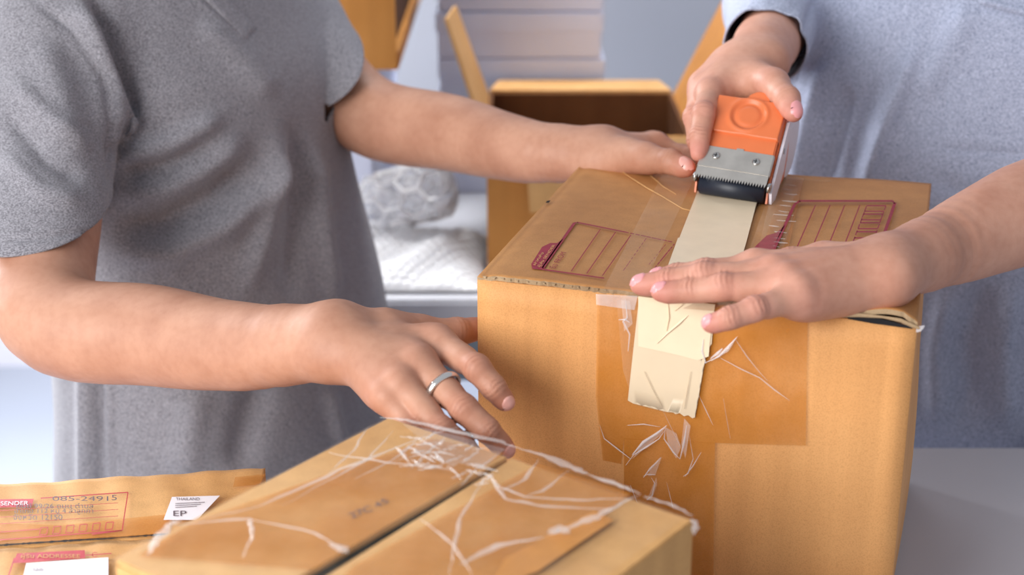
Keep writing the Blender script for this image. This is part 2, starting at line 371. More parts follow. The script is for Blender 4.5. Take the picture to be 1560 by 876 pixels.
    def nails(s, parent, mat, which=None, roll={}):
        for k, (q, dn) in s.F.items():
            if which and k not in which: continue
            t = q[3]-q[2]; t = t/np.linalg.norm(t); n = dn-t*(dn@t); n = n/np.linalg.norm(n)
            if k in roll: n = np.array(Matrix.Rotation(math.radians(roll[k]), 3, Vector(t)) @ Vector(n))
            sd = np.cross(t, n); r = FR[k][3]*s.fs; wd = r*.82; g = []
            for j in range(11):
                v = j/10; x = (v-.5)*2; ws = wd*(1-.55*abs(x)**5)*(.92+.08*v)
                st = np.array([q[3]+t*(-.72*r+v*1.75*r-(.18*r*(u/4)**2 if v > .5 else -.12*r*(u/4)**2))+sd*ws*(u/4)+n*r*1.7 for u in range(-4, 5)], np.float32)
                s0_ = st.copy(); tr = np.zeros(len(st), np.float32)
                for _ in range(20): tr = np.clip(tr+np.clip(s(s0_-n.astype(np.float32)*tr[:, None])*.9, -.002, .004), 0, r*1.55)
                md_ = np.median(tr); tr = np.clip(tr, md_-.0015, md_+.0045)
                st = s0_-n.astype(np.float32)*tr[:, None]
                g.append([Vector(p+n*(.0008 if 0 < j < 10 and 0 < i < 8 else .0001)) for i, p in enumerate(st)])
            gridmesh('fingernail', g, mat, parent)
def body_mesh(name, parts, mat, parent):
    V = []; F = []; R = []; J = []; n = 0
    for v, f, r, j in parts: V.append(v); F.append(f+n); R.append(r); J.append(j); n += len(v)
    me = npmesh(name, np.concatenate(V), np.concatenate(F))
    for nm, A in (('red', R), ('joint', J)):
        a = me.attributes.new(nm, 'FLOAT', 'POINT'); a.data.foreach_set('value', np.concatenate(A).astype(np.float32))
    return link(name, me, mat, parent)
def fine_none(V): return np.zeros(len(V)), np.zeros(len(V))
def torso_f(levels, ax, pw=2.3):
    """levels: z, cx, cy, half width along ax, half depth"""
    L = np.array(levels, float); L = L[np.argsort(L[:, 0])]; ax = np.array(ax); ay = np.array((-ax[1], ax[0]))
    def f(p):
        z = p[:, 2]; cx, cy, a, b = [np.interp(z, L[:, 0], L[:, i]) for i in (1, 2, 3, 4)]
        dx = p[:, 0]-cx; dy = p[:, 1]-cy; u = np.abs(dx*ax[0]+dy*ax[1])/a; v = np.abs(dx*ay[0]+dy*ay[1])/b
        d = ((u**pw+v**pw)**(1/pw)-1)*np.minimum(a, b)
        return np.maximum(d, np.maximum(L[0, 0]-z, z-L[-1, 0])).astype(np.float32)
    return f
def smooth_levels(lv, n=40):
    L = np.array(lv, float); L = L[np.argsort(L[:, 0])]; t = np.linspace(L[0, 0], L[-1, 0], n*2)
    out = np.stack([t]+[np.interp(t, L[:, 0], L[:, i]) for i in range(1, 5)], 1); k = np.ones(7)/7
    for i in range(1, 5): out[3:-3, i] = np.convolve(out[:, i], k, 'valid')
    return out
def folds(V, Nn, lines):
    """folds of cloth: ridge (+) and groove (-) lines on the side turned to the table; amp in metres, width in picture px of 1/2340 rad"""
    x, y = pix(V); view = V-np.array(CAM); view /= np.linalg.norm(view, axis=1)[:, None]
    fac = np.clip(-(view*Nn).sum(1)*2.5, 0, 1); D = np.zeros(len(V)); dep = (V-np.array(CAM))@np.array(FW)
    for pts, w, amp, *rest in lines:
        ok = np.ones(len(V)) if not rest else np.clip((rest[0]-dep)/.03, 0, 1) if rest[0] > 0 else np.clip((dep+rest[0])/.03, 0, 1)
        best = np.full(len(V), 1e9); tt = np.zeros(len(V)); n = len(pts)-1
        for i in range(n):
            a = np.array(pts[i], float); b = np.array(pts[i+1], float); ba = b-a; t = np.clip(((x-a[0])*ba[0]+(y-a[1])*ba[1])/(ba@ba), 0, 1)
            d = np.hypot(x-a[0]-t*ba[0], y-a[1]-t*ba[1]); m = d < best; best = np.where(m, d, best); tt = np.where(m, (i+t)/n, tt)
        D += 1.7*amp*np.exp(-(best/w)**2)*np.clip(np.sin(np.clip(tt, .0, 1)*math.pi)*1.6+.15, 0, 1)*fac*ok
    return V+Nn*D[:, None]
def normals(V, F):
    n = np.cross(V[F[:, 2]]-V[F[:, 0]], V[F[:, 3]]-V[F[:, 1]]); N = np.zeros_like(V)
    for i in range(4): np.add.at(N, F[:, i], n)
    return N/(np.linalg.norm(N, axis=1)[:, None]+1e-12)
def cut(me, planes):
    """planes: (point, outward normal, radius or None)"""
    bm = bmesh.new(); bm.from_mesh(me)
    for co, no, rad in planes:
        co = Vector(co); no = Vector(no).normalized()
        fs = [f for f in bm.faces if rad is None or (f.calc_center_median()-co).length < rad]
        g = list({v for f in fs for v in f.verts})+list({e for f in fs for e in f.edges})+fs
        bmesh.ops.bisect_plane(bm, geom=g, plane_co=co, plane_no=no, clear_outer=True)
    bm.to_mesh(me); bm.free(); me.polygons.foreach_set('use_smooth', [True]*len(me.polygons)); me.update()
def conform(bvh, px, py, off=.001):
    r = ray(px, py).normalized(); h = bvh.ray_cast(CAM, r)
    return (h[0]-r*off) if h[0] is not None else None
def patch(name, q, bvh, mat, parent, nu, nv, off=.0012, fallback=1.4):
    g = []
    for j in range(nv+1):
        row = []
        for i in range(nu+1):
            u, v = i/nu, j/nv; x = (1-v)*((1-u)*q[0][0]+u*q[1][0])+v*((1-u)*q[3][0]+u*q[2][0]); y = (1-v)*((1-u)*q[0][1]+u*q[1][1])+v*((1-u)*q[3][1]+u*q[2][1])
            row.append(conform(bvh, x, y, off if 0 < i < nu and 0 < j < nv else off*.2) or P(x, y, fallback))
        g.append(row)
    return gridmesh(name, g, mat, parent)
#@@STRUCT
# ------------------------------------------------------------------ the room
def struct(o): o['kind'] = 'structure'; return o
struct(boxm('floor', (-3, -1.5, -.05), (3, 3.6, 0), 'floor'))
struct(boxm('wall_back', (-3, 3.5, 0), (3, 3.6, 2.8), 'wall'))
struct(boxm('baseboard_back', (-3, 3.485, 0), (3, 3.5, .09), 'white_plastic'))
# packing table in front
T = thing('packing_table', 'pale grey laminate packing table under the carton being taped', 'table', (0, .7, 0))
boxm('tabletop', (-.105, .15, TZ-.03), (1.2, 1.312, TZ), 'table', T, .003)
TB = thing('packing_table', 'lower left packing table under the low worn carton with red forms', 'table', (-.6, .6, 0))
boxm('tabletop', (-1.2, .15, TZ-.03), (-.108, 1.07, TZ), 'table', TB, .003)
for x in (-1.14, -.17):
    for y in (.21, 1.01): boxm('leg', (x-.02, y-.02, 0), (x+.02, y+.02, TZ-.03), 'metal_leg', TB)
for x in (-.05, 1.14):
    for y in (.21, 1.25): boxm('leg', (x-.02, y-.02, 0), (x+.02, y+.02, TZ-.03), 'metal_leg', T)
T2 = thing('side_table', 'white table in the blurred background carrying bubble wrap and boxes', 'table', (0, 2.2, 0))
boxm('tabletop', (-.56, 1.70, TZ-.035), (1.0, 2.75, TZ), 'table_b', T2, .004)
boxm('apron', (-.52, 1.74, TZ-.12), (.95, 1.76, TZ-.035), 'metal_leg', T2)
for x in (-.48, .93):
    for y in (1.78, 2.68): boxm('leg', (x-.02, y-.02, 0), (x+.02, y+.02, TZ-.035), 'metal_leg', T2)
#@@BOX
# ------------------------------------------------------------------ the big carton being taped
FL, FRc, BR, BL = PZ(727, 419, TOP), PZ(1398, 490, TOP), PZ(1419, 279, TOP), PZ(889, 245, TOP)
ZU = Vector((0, 0, 1))
ft = (FRc-FL).normalized(); fn = Vector((ft.y, -ft.x, 0)).normalized()     # front face direction and outward normal
def onfront(px, py, off=0.0): return PP(px, py, FL+fn*off, fn)
box = thing('large_carton', 'large brown cardboard carton being sealed with cream tape by four hands', 'box', ((FL+BR)/2).xy.to_3d()+Vector((0, 0, TZ)))
TH = .0034
def down(p, z, sx=0): return Vector((p.x+sx, p.y, z))
def panel(name, a, b, inn, z0, z1, mat, nseg=24, wob=.0012, par=box):
    """upright panel a->b with slight waviness, thickness inward"""
    v = []; f = []; nz = 16
    for s in (0, 1):
        for j in range(nz+1):
            for i in range(nseg+1):
                t = i/nseg; q = a.lerp(b, t); z = z0+(z1-z0)*j/nz
                w = wob*(math.sin(t*9+j*.25)+.6*math.sin(t*23+1.3+j*.1))*math.sin(math.pi*t)
                bul = -.006*math.sin(math.pi*t)*math.sin(math.pi*j/nz)
                q = q+inn*(s*TH+w+bul*(1)); v.append(Vector((q.x, q.y, z)))
    n1 = (nz+1)*(nseg+1); W_ = nseg+1
    for j in range(nz):
        for i in range(nseg):
            a0 = j*W_+i; f.append((a0, a0+1, a0+W_+1, a0+W_)); a1 = a0+n1; f.append((a1, a1+W_, a1+W_+1, a1+1))
    for i in range(nseg): f.append((i, i+n1, i+1+n1, i+1)); k = nz*W_+i; f.append((k, k+1, k+1+n1, k+n1))
    for j in range(nz): a0 = j*W_; f.append((a0, a0+W_, a0+W_+n1, a0+n1)); a0 += nseg; f.append((a0, a0+n1, a0+W_+n1, a0+W_))
    return pm(name, v, f, mat, par, True)
zc = TOP-TH
panel('front_panel', FL, FRc, -fn, TZ+.001, zc, 'card_front')
rt = (BR-FRc).normalized(); panel('side_panel', FRc+(BR-FRc)*.02-ft*.001, BR-ft*.001, Vector((-rt.y, rt.x, 0)), TZ+.001, zc, 'card_front')
lt = (BL-FL).normalized(); panel('side_panel', BL+ft*.001, FL-(FL-BL)*.02+ft*.001, Vector((lt.y, -lt.x, 0)), TZ+.001, zc, 'card_front')
bt = (BL-BR).normalized(); panel('back_panel', BR, BL, Vector((-bt.y, bt.x, 0)), TZ+.001, zc, 'card_front')
slab('bottom_panel', [down(FL, TZ+.006), down(FRc, TZ+.006), down(BR, TZ+.006), down(BL, TZ+.006)], .004, 'card_in_shaded', box, ZU)
# two long top flaps that meet under the tape; the front edge is torn, the right one lifts at its near corner
SF, SB = 1049-727, 0
mf = FL.lerp(FRc, .545); mb = BL.lerp(BR, .56)
def flap(name, a, b, c, d, lift, torn=0):
    nu, nv = 60, 50; g = bez_grid((a, b, c, d), nu, nv); rr = random.Random(3); v = []; f = []
    for j, row in enumerate(g):
        for i, p in enumerate(row):
            u, w = i/nu, j/nv; z = lift(u, w); q = p.copy()
            if j == 0 and torn: q = q+fn*(-.0012*rr.random()*(1 if rr.random() < torn else 0))
            q.z = TOP+z+.0005*math.sin(u*7+w*3); v.append(q)
    n1 = len(v); v += [p-ZU*TH for p in v]; W_ = nu+1
    for j in range(nv):
        for i in range(nu):
            k = j*W_+i; f.append((k, k+1, k+W_+1, k+W_)); k += n1; f.append((k, k+W_, k+W_+1, k+1))
    for i in range(nu): f.append((i, i+n1, i+1+n1, i+1)); k = nv*W_+i; f.append((k, k+1, k+1+n1, k+n1))
    for j in range(nv): k = j*W_; f.append((k, k+W_, k+W_+n1, k+n1)); k += nu; f.append((k, k+n1, k+W_+n1, k+W_))
    o = pm(name, v, f, 'card_top_shaded', box, False); o.data.materials.append(M['card_edge'])
    for p in o.data.polygons:
        if p.index >= 2*nu*nv and p.index < 2*nu*nv+2*nu and (p.index-2*nu*nv) % 2 == 0: p.material_index = 1
        else: p.use_smooth = True
    return o
flap('top_flap', FL, mf-ft*.0006, mb-ft*.0006, BL, lambda u, w: -.002*math.exp(-((u-.02)/.03)**2)-.0035*math.exp(-((w-.86)/.05)**2)*u*.4, .5)
flap('top_flap', mf+ft*.0006, FRc, BR, mb+ft*.0006, lambda u, w: .0065*math.exp(-((u-.86)/.16)**2)*max(0, 1-w*3.2)**2-.004*max(0, u-.93)/.07*max(0, 1-w*6), .2)
# black patch paints the shade under the lifted corner, curled torn edge
curl = [onfront(x, y, .0012) for x, y in ((1235, 478), (1270, 480), (1310, 480), (1345, 483), (1372, 488), (1390, 496), (1401, 500))]
v = []; f = []
for i, p in enumerate(curl):
    r = .0018*(.5+.5*math.sin(i*2.1)**2)
    for a in range(6): v.append(p+ZU*r*math.sin(a*math.pi/3)+fn*r*.5*math.cos(a*math.pi/3))
for i in range(len(curl)-1):
    for a in range(6): f.append((i*6+a, i*6+(a+1) % 6, i*6+6+(a+1) % 6, i*6+6+a))
pm('curled_edge', v, f, 'card_edge', box, True)
pm('gap_shade', [onfront(x, y, .0008) for x, y in ((1290, 481), (1340, 485), (1388, 497), (1390, 501), (1330, 493), (1292, 486))], [(5, 4, 3, 2, 1, 0)], 'black', box)
fr = random.Random(5)
for x0, y0 in ((1396, 500), (1399, 497)):
    a = onfront(x0, y0, .001); pm('torn_fibre', [a, a+ft*.004+ZU*.001, a+ft*.003-ZU*.002, a-ZU*.003], [(0, 1, 2, 3)], 'crease', box)
# torn zigzag teeth of the front edge left of the tape
v = []; f = []
for i in range(15):
    x = 733+i*13.2+fr.random()*3; y = 421.5+(x-727)*.107; k = len(v); w_ = 3+fr.random()*4
    a = onfront(x, y-1.5, .0006); b = onfront(x+w_, y-1.0, .0006); c = onfront(x+w_*.5+fr.random()*2, y+1.5+fr.random()*3.5*(1 if i > 9 else .5), .0012)
    v += [a, b, c, a-fn*.001, b-fn*.001]; f += [(k, k+2, k+1), (k+3, k, k+1, k+4), (k+3, k+4, k+2)]
pm('torn_teeth', v, f, 'card_edge', box)
# --- tapes on the front
def ftape(name, pts, off, mat, jag=None, wav=.0):
    """polygon of picture points laid on the front face as a sheet of tape"""
    bm = bmesh.new(); vs = [bm.verts.new(onfront(x, y, 0)) for x, y in pts]; bm.faces.new(vs)
    bmesh.ops.triangulate(bm, faces=bm.faces); bmesh.ops.subdivide_edges(bm, edges=bm.edges, cuts=6, use_grid_fill=True)
    for q in bm.verts:
        t = (q.co-FL).dot(ft)/(FRc-FL).length; zz = (q.co.z-TZ)/(zc-TZ)
        q.co = q.co+fn*(off+.006*math.sin(math.pi*t)*math.sin(math.pi*max(0, min(1, zz)))+wav*math.sin(q.co.x*260)*math.cos(q.co.z*190))
    me = bpy.data.meshes.new(name); bm.to_mesh(me); bm.free()
    o = link(name, me, mat, box, True); return o
ftape('brown_tape', [(911, 447), (1231, 481), (1229, 674), (1092, 668), (954, 662), (950, 700), (922, 695), (911, 600)], .0020, 'brown_tape')
ftape('brown_tape', [(954, 662), (1092, 668), (1088, 960), (954, 955)], .0016, 'brown_tape')
ftape('clear_tape', [(909, 446), (973, 449), (968, 470), (910, 462)], .0026, 'crease')
ftape('clear_tape', [(940, 452), (972, 453), (966, 600), (952, 560)], .0025, 'clear_tape')
bot = [(962+i*6.4, 604+i*1.55+(3 if i % 2 else 0)) for i in range(1, 16)]
ftape('cream_tape', [(975, 452), (974, 449), (1090, 462), (1086, 520), (1070, 545), (1062, 629)]+[(x, y) for x, y in bot[::-1]]+[(960, 604)], .0030, 'cream_tape_old')
ftape('cream_tape', [(974, 449), (1091, 461), (1084, 512), (1082, 538), (1066, 544), (1036, 536), (975, 523)], .0036, 'cream_tape')
# creases standing out of the tapes
def ridge(name, pts, w, parent, mat='crease', h=.0012, toP=None, n=None):
    q = [toP(x, y) for x, y in pts]; n = n or fn; v = []; f = []
    for i, p in enumerate(q):
        d = (q[min(i+1, len(q)-1)]-q[max(i-1, 0)]).normalized(); s = d.cross(n).normalized(); tp = math.sin(math.pi*(i+.35)/(len(q)-.3))*(.6+.8*random.random())
        v += [p-s*w*tp, p+n*h*tp, p+s*w*tp*.8, p-n*.0003]
    for i in range(len(q)-1):
        for a in range(4): f.append((i*4+a, i*4+(a+1) % 4, i*4+4+(a+1) % 4, i*4+4+a))
    return pm(name, v, f, mat, parent, False)
def onf(x, y, off):
    q = onfront(x, y, 0); t = (q-FL).dot(ft)/(FRc-FL).length; zz = (q.z-TZ)/(zc-TZ); return q+fn*(off+.006*math.sin(math.pi*t)*math.sin(math.pi*max(0, min(1, zz))))
F_ = F1 = lambda x, y: onf(x, y, .0042)
for k_, q_ in enumerate(([(985, 665), (1020, 640), (1010, 655), (968, 690)], [(1018, 642), (1034, 652), (1042, 672), (1034, 690), (1022, 668)], [(995, 705), (1013, 686), (1003, 714), (992, 716)], [(1098, 538), (1126, 508), (1112, 530), (1085, 546)], [(1046, 630), (1056, 640), (1048, 690), (1042, 668)], [(990, 752), (1004, 718), (1006, 728), (998, 750)], [(948, 454), (962, 455), (966, 490), (954, 500)])):
    pm('film_highlight', [onf(x, y, .0034+.0012*((i+k_) % 2)) for i, (x, y) in enumerate(q_)], [tuple(range(len(q_)))], 'crease_soft', box)  # whitish facets paint highlights on the crumpled film
for pts, w in (([(1004, 518), (1020, 503), (1038, 488), (1050, 477)], .0011), ([(1030, 470), (1040, 462), (1048, 455)], .0006), ([(985, 560), (1000, 590), (1012, 612)], .0004), ([(1055, 560), (1050, 590), (1046, 615)], .0004), ([(1020, 460), (1022, 480), (1018, 500)], .0004)):
    ridge('tape_wrinkle', pts, w, box, 'cream_tape', .0008, lambda x, y: onf(x, y, .0042))
for pts, w in (([(968, 684), (985, 665), (1005, 652), (1020, 640)], .0012), ([(958, 700), (970, 684), (990, 672), (1008, 660), (1018, 646)], .0007), ([(1018, 640), (1016, 660), (1030, 680), (1040, 690)], .0007),
               ([(985, 718), (995, 705), (1005, 695), (1011, 688)], .0009), ([(997, 718), (1002, 727), (998, 745), (990, 752)], .0009), ([(985, 716), (992, 713), (1003, 714)], .0006),
               ([(1075, 548), (1098, 538), (1112, 524), (1124, 510)], .0010), ([(1085, 541), (1096, 533), (1103, 526)], .0013), ([(1100, 540), (1130, 556), (1160, 570), (1182, 588), (1205, 604)], .0006), ([(1122, 512), (1140, 538), (1158, 560), (1172, 575)], .0005),
               ([(955, 452), (958, 480), (952, 486), (962, 505), (960, 530)], .0009), ([(945, 483), (955, 483), (962, 487)], .0008), ([(918, 640), (925, 660), (945, 675), (965, 690)], .0005), ([(960, 640), (985, 638), (1010, 642)], .0004),
               ([(1054, 655), (1060, 690), (1052, 712), (1045, 716)], .0004), ([(1072, 680), (1060, 700), (1048, 716)], .0006), ([(1068, 595), (1080, 620), (1090, 640)], .0005), ([(1014, 618), (1030, 650), (1040, 670)], .0004), ([(1020, 725), (1025, 745), (1030, 765)], .0004), ([(965, 730), (975, 755), (985, 765)], .0004),
               ([(1050, 640), (1046, 665), (1040, 690)], .0008), ([(1105, 600), (1112, 640), (1116, 660)], .0003), ([(1074, 512), (1072, 530), (1078, 548)], .0008)):
    ridge('film_wrinkle', pts, w*.8, box, 'crease', .0007, F_ if pts[0][1] > 560 or pts[0][0] > 1068 else F1)
# --- tapes, old film and print on the top
def T_(x, y, z=.0008): return PZ(x, y, TOP+z)
def ttape(name, pts, z, mat, cuts=5):
    bm = bmesh.new(); vs = [bm.verts.new(T_(x, y, z)) for x, y in pts]; bm.faces.new(vs); bmesh.ops.triangulate(bm, faces=bm.faces)
    me = bpy.data.meshes.new(name); bm.to_mesh(me); bm.free(); return link(name, me, mat, box)
ttape('brown_tape', [(1040, 470), (1150, 415), (1196, 268), (1225, 271), (1196, 400), (1160, 480)], .0016, 'brown_tape')
ttape('clear_tape', [(918, 443), (974, 449), (1062, 262), (1016, 252)], .0014, 'clear_tape')
ttape('clear_tape', [(1166, 470), (1226, 271), (1182, 265), (1110, 470)], .0022, 'clear_tape')
ttape('cream_tape', [(972, 449), (1090, 462), (1130, 395), (1153, 308), (1064, 288), (1015, 413)], .0030, 'cream_tape')
ttape('cream_tape', [(1010, 425), (1126, 404), (1136, 372), (1033, 362)], .0033, 'cream_tape')
for pts, w in (([(925, 245), (960, 270), (985, 286), (1010, 300), (1040, 318), (1058, 322)], .0009), ([(985, 262), (1010, 284), (1030, 296)], .0005)):
    ridge('cardboard_crease', pts, w, box, 'card_pale', .0006, lambda x, y: T_(x, y, .0004), ZU)
for i in range(16):  # whitish wrinkles whose colour paints speckled glare on the tape
    y = 278+i*8+fr.random()*4; x = 1186+fr.random()*14-(y-278)*.27; L_ = 14+fr.random()*28
    ridge('film_wrinkle', [(x, y), (x+L_*.5, y+1.5), (x+L_, y+2)], .0009+.0006*fr.random(), box, 'crease_soft', .0007, lambda x, y: T_(x, y, .0026), ZU)
ridge('film_wrinkle', [(1186, 270), (1220, 273), (1266, 276)], .0012, box, 'clear_tape', .0006, lambda x, y: T_(x, y, .002), ZU)
slit = ttape('edge_notch', [(833, 306), (839, 305), (836, 309), (831, 309)], .0009, 'black')

# print: line work in millimetres on a plane, given by picture anchor quads
def text_mesh(s):
    cu = bpy.data.curves.new('t', 'FONT'); cu.body = s; cu.size = 1; o = bpy.data.objects.new('t', cu); C.objects.link(o)
    dg = bpy.context.evaluated_depsgraph_get(); me = bpy.data.meshes.new_from_object(o.evaluated_get(dg)); bpy.data.objects.remove(o)
    v = np.array([x.co[:] for x in me.vertices]) if len(me.vertices) else np.zeros((0, 3)); f = [tuple(p.vertices) for p in me.polygons]; return v, f
class Print:
    """flat ink shapes; m maps (u,v) of a unit form to a place on the surface"""
    def __init__(s, m): s.m = m; s.v = []; s.f = []
    def poly(s, pts): k = len(s.v); s.v += [s.m(u, v) for u, v in pts]; s.f.append(tuple(range(k, k+len(pts))))
    def line(s, pts, w, w2=None):
        for (a, b), (c, d) in zip(pts, pts[1:]):
            dx, dy = c-a, d-b; L = math.hypot(dx, dy) or 1; nx, ny = -dy/L*w/2, dx/L*(w2 or w)/2; s.poly([(a-nx, b-ny), (c-nx, d-ny), (c+nx, d+ny), (a+nx, b+ny)])
    def dash(s, a, b, w, n, gap=.25, w2=None):
        for i in range(n):
            t0, t1 = i/n, (i+1-gap*random.random())/n; s.line([(a[0]+(b[0]-a[0])*t0, a[1]+(b[1]-a[1])*t0), (a[0]+(b[0]-a[0])*t1, a[1]+(b[1]-a[1])*t1)], w, w2)
    def text(s, st, u0, v0, u1, v1, rot=0):
        v, f = text_mesh(st)
        if not len(v): return
        lo = v.min(0); hi = v.max(0); k = len(s.v)
        for p in v:
            a = (p[0]-lo[0])/(hi[0]-lo[0]+1e-9); b = (p[1]-lo[1])/(hi[1]-lo[1]+1e-9)
            s.v.append(s.m(u0+(u1-u0)*a, v0+(v1-v0)*b) if not rot else s.m(u0+(u1-u0)*b, v0+(v1-v0)*a))
        s.f += [tuple(i+k for i in q) for q in f]
    def done(s, name, mat, parent): return pm(name, s.v, s.f, mat, parent)
def quadmap(q, z, fn_=None):
    A = [T_(x, y, z) if not fn_ else fn_(x, y) for x, y in q]
    return lambda u, v: (A[0].lerp(A[1], u)).lerp(A[3].lerp(A[2], u), v)
# left form: u runs from the sender tab (0) to the far end (1); v along the writing, 0 near the front
Q1 = [(803, 404), (948, 424), (1035, 366), (876, 338)]
m1 = quadmap([(826, 410), (985, 433), (1032, 368), (876, 338)], .0013)
p = Print(m1)
p.line([(0, .02), (.0, .98)], .028); p.line([(.0, .98), (.03, 1)], .02); p.line([(.02, 1), (.5, .99)], .016, .024); p.dash((.5, .99), (.97, .97), .012, 9, .3, .02)
p.line([(0, .0), (.60, .0)], .010, .022)
for u in (.27, .42, .57): p.line([(u, .04), (u, .95)], .010)
p.dash((.72, .2), (.72, .95), .008, 9, .5); p.dash((.97, .35), (.99, .97), .012, 8, .5); p.dash((.90, .4), (.92, .9), .007, 7, .6)
p.poly([(-.13, .06), (-.09, -.02), (.0, -.01), (.0, .62), (-.03, .52), (-.09, .50), (-.14, .40)])
p.text('ชื่อ FROM', .115, .04, .045, .37, 1); p.done('printed_form', 'ink', box)
p = Print(quadmap([(826, 410), (985, 433), (1032, 368), (876, 338)], .0017))
p.text('ผู้ส่ง SENDER', -.022, .03, -.065, .48, 1); p.text('ฝากส่ง', -.085, .05, -.12, .30, 1); p.done('printed_lettering', 'card_pale', box)
m2 = quadmap([(1165, 410), (1330, 410), (1366, 306), (1213, 306)], .0030)
p = Print(m2)
p.line([(0, 0), (0, .95), (.04, 1)], .03, .03); p.line([(.03, 1), (.96, 1.0), (.99, .95)], .014, .03); p.line([(.99, .97), (.99, .0)], .032)
for u in (.21, .355, .50, .65): p.line([(u, .0), (u, .93)], .012)
for i in range(5): p.line([(.72, .92-i*.135), (.91, .92-i*.135)], .01, .02); p.line([(.72, .83-i*.135), (.91, .83-i*.135)], .01, .02); 
p.dash((.72, .92), (.72, .25), .012, 7, .3); p.dash((.91, .92), (.91, .25), .012, 7, .3)
p.poly([(-.17, -.02), (-.03, 0), (-.0, .62), (-.05, .50), (-.13, .46), (-.19, .30)])
p.done('printed_form', 'ink', box)
ttape('clear_tape', [(1166, 410), (1208, 304), (1226, 271), (1182, 265), (1150, 400)], .0040, 'clear_tape')
#@@CARTONS
# ------------------------------------------------------------------ foreground carton with stretch wrap
Z2 = TZ+.22
A2, B2, C2 = PZ(592, 636, Z2), PZ(1056, 790, Z2), PZ(176, 852, Z2)
D2 = B2+(C2-A2)
fb = thing('wrapped_carton', 'blurred wrapped carton in the foreground with a dark slit between its flaps', 'box', ((A2+D2)/2).xy.to_3d()+Vector((0, 0, TZ)))
def upanel(name, a, b, z0, z1, t, mat, par):
    d = (b-a).normalized(); inn = Vector((-d.y, d.x, 0)); return slab(name, [Vector((a.x, a.y, z0)), Vector((b.x, b.y, z0)), Vector((b.x, b.y, z1)), Vector((a.x, a.y, z1))], t, mat, par, -inn*1.0)
for a, b in ((A2, C2), (C2, D2), (D2, B2), (B2, A2)): upanel('side_panel', a, b, TZ+.001, Z2-.004, .004, 'card_pale', fb)
# slit line: from (760,712) toward (490,876)
g0 = PZ(752, 712, Z2); g0 = A2+(B2-A2)*((g0-A2).dot((B2-A2))/(B2-A2).length_squared); dAC = (C2-A2)
e0, e1 = g0, g0+dAC; ab = (B2-A2).normalized()
slab('top_flap', [A2, C2, e1-ab*.0060, e0-ab*.0014], .004, 'card_pale', fb, ZU, .0008)
slab('top_flap', [e0+ab*.0014, e1+ab*.0058, D2-ZU*.001, B2-ZU*.001], .004, 'card_pale', fb, ZU, .0008)
slab('shade_panel', [A2.lerp(B2, .3)-ZU*.007, C2.lerp(D2, .3)-ZU*.007, C2.lerp(D2, .6)-ZU*.007, A2.lerp(B2, .6)-ZU*.007], .003, 'black', fb, ZU)  # black slab below the slit paints the shade in it
def T2_(x, y, z=.001): return PZ(x, y, Z2+z)
def sheet2(name, pts, z, mat):
    bm = bmesh.new(); bm.faces.new([bm.verts.new(T2_(x, y, z)) for x, y in pts]); bmesh.ops.triangulate(bm, faces=bm.faces)
    me = bpy.data.meshes.new(name); bm.to_mesh(me); bm.free(); return link(name, me, mat, fb)
sheet2('brown_tape', [(655, 668), (770, 690), (480, 868), (210, 846), (300, 792)], .0012, 'brown_tape')
sheet2('brown_tape', [(820, 706), (960, 752), (770, 905), (520, 880), (540, 860)], .0012, 'brown_tape')
sheet2('brown_tape', [(862, 800), (905, 778), (935, 792), (820, 870), (740, 900), (770, 850)], .0018, 'card_orange')
# stretch film: one crumpled sheet over the top and down the sides
def Lp(u, v, z): q = A2+(B2-A2)*u+dAC*v; return Vector((q.x, q.y, z))
g = []; nu, nv = 90, 70
for j in range(nv+1):
    row = []
    for i in range(nu+1):
        u = -.003+1.0*i/nu; v = -.003+1.03*j/nv; q = Lp(u, v, 0)
        w = .0012*math.sin(u*11+v*9)*math.sin(v*7-u*6)+.0003*math.sin(u*57-v*43)
        eg = min(u+.003, v+.003); z = Z2+.0012+(.0033+w)*min(1, eg/.04)-(.010 if eg < .001 else 0)
        q.z = z; row.append(q)
    g.append(row)
gridmesh('stretch_wrap', g, 'wrap', fb)
rr = random.Random(11)
def wr(pts, w, h=.0015):
    q = []
    for (a, b), (c, d) in zip(pts, pts[1:]):
        for k in range(5): q.append((a+(c-a)*k/5+rr.uniform(-1.6, 1.6), b+(d-b)*k/5+rr.uniform(-1, 1)))
    pts = q+[pts[-1]]; w *= 1.5
    _wr(pts, w, h)
def _wr(pts, w, h): ridge('film_wrinkle', pts, w, fb, 'crease_soft', h, lambda x, y: T2_(x, y, .006), ZU)
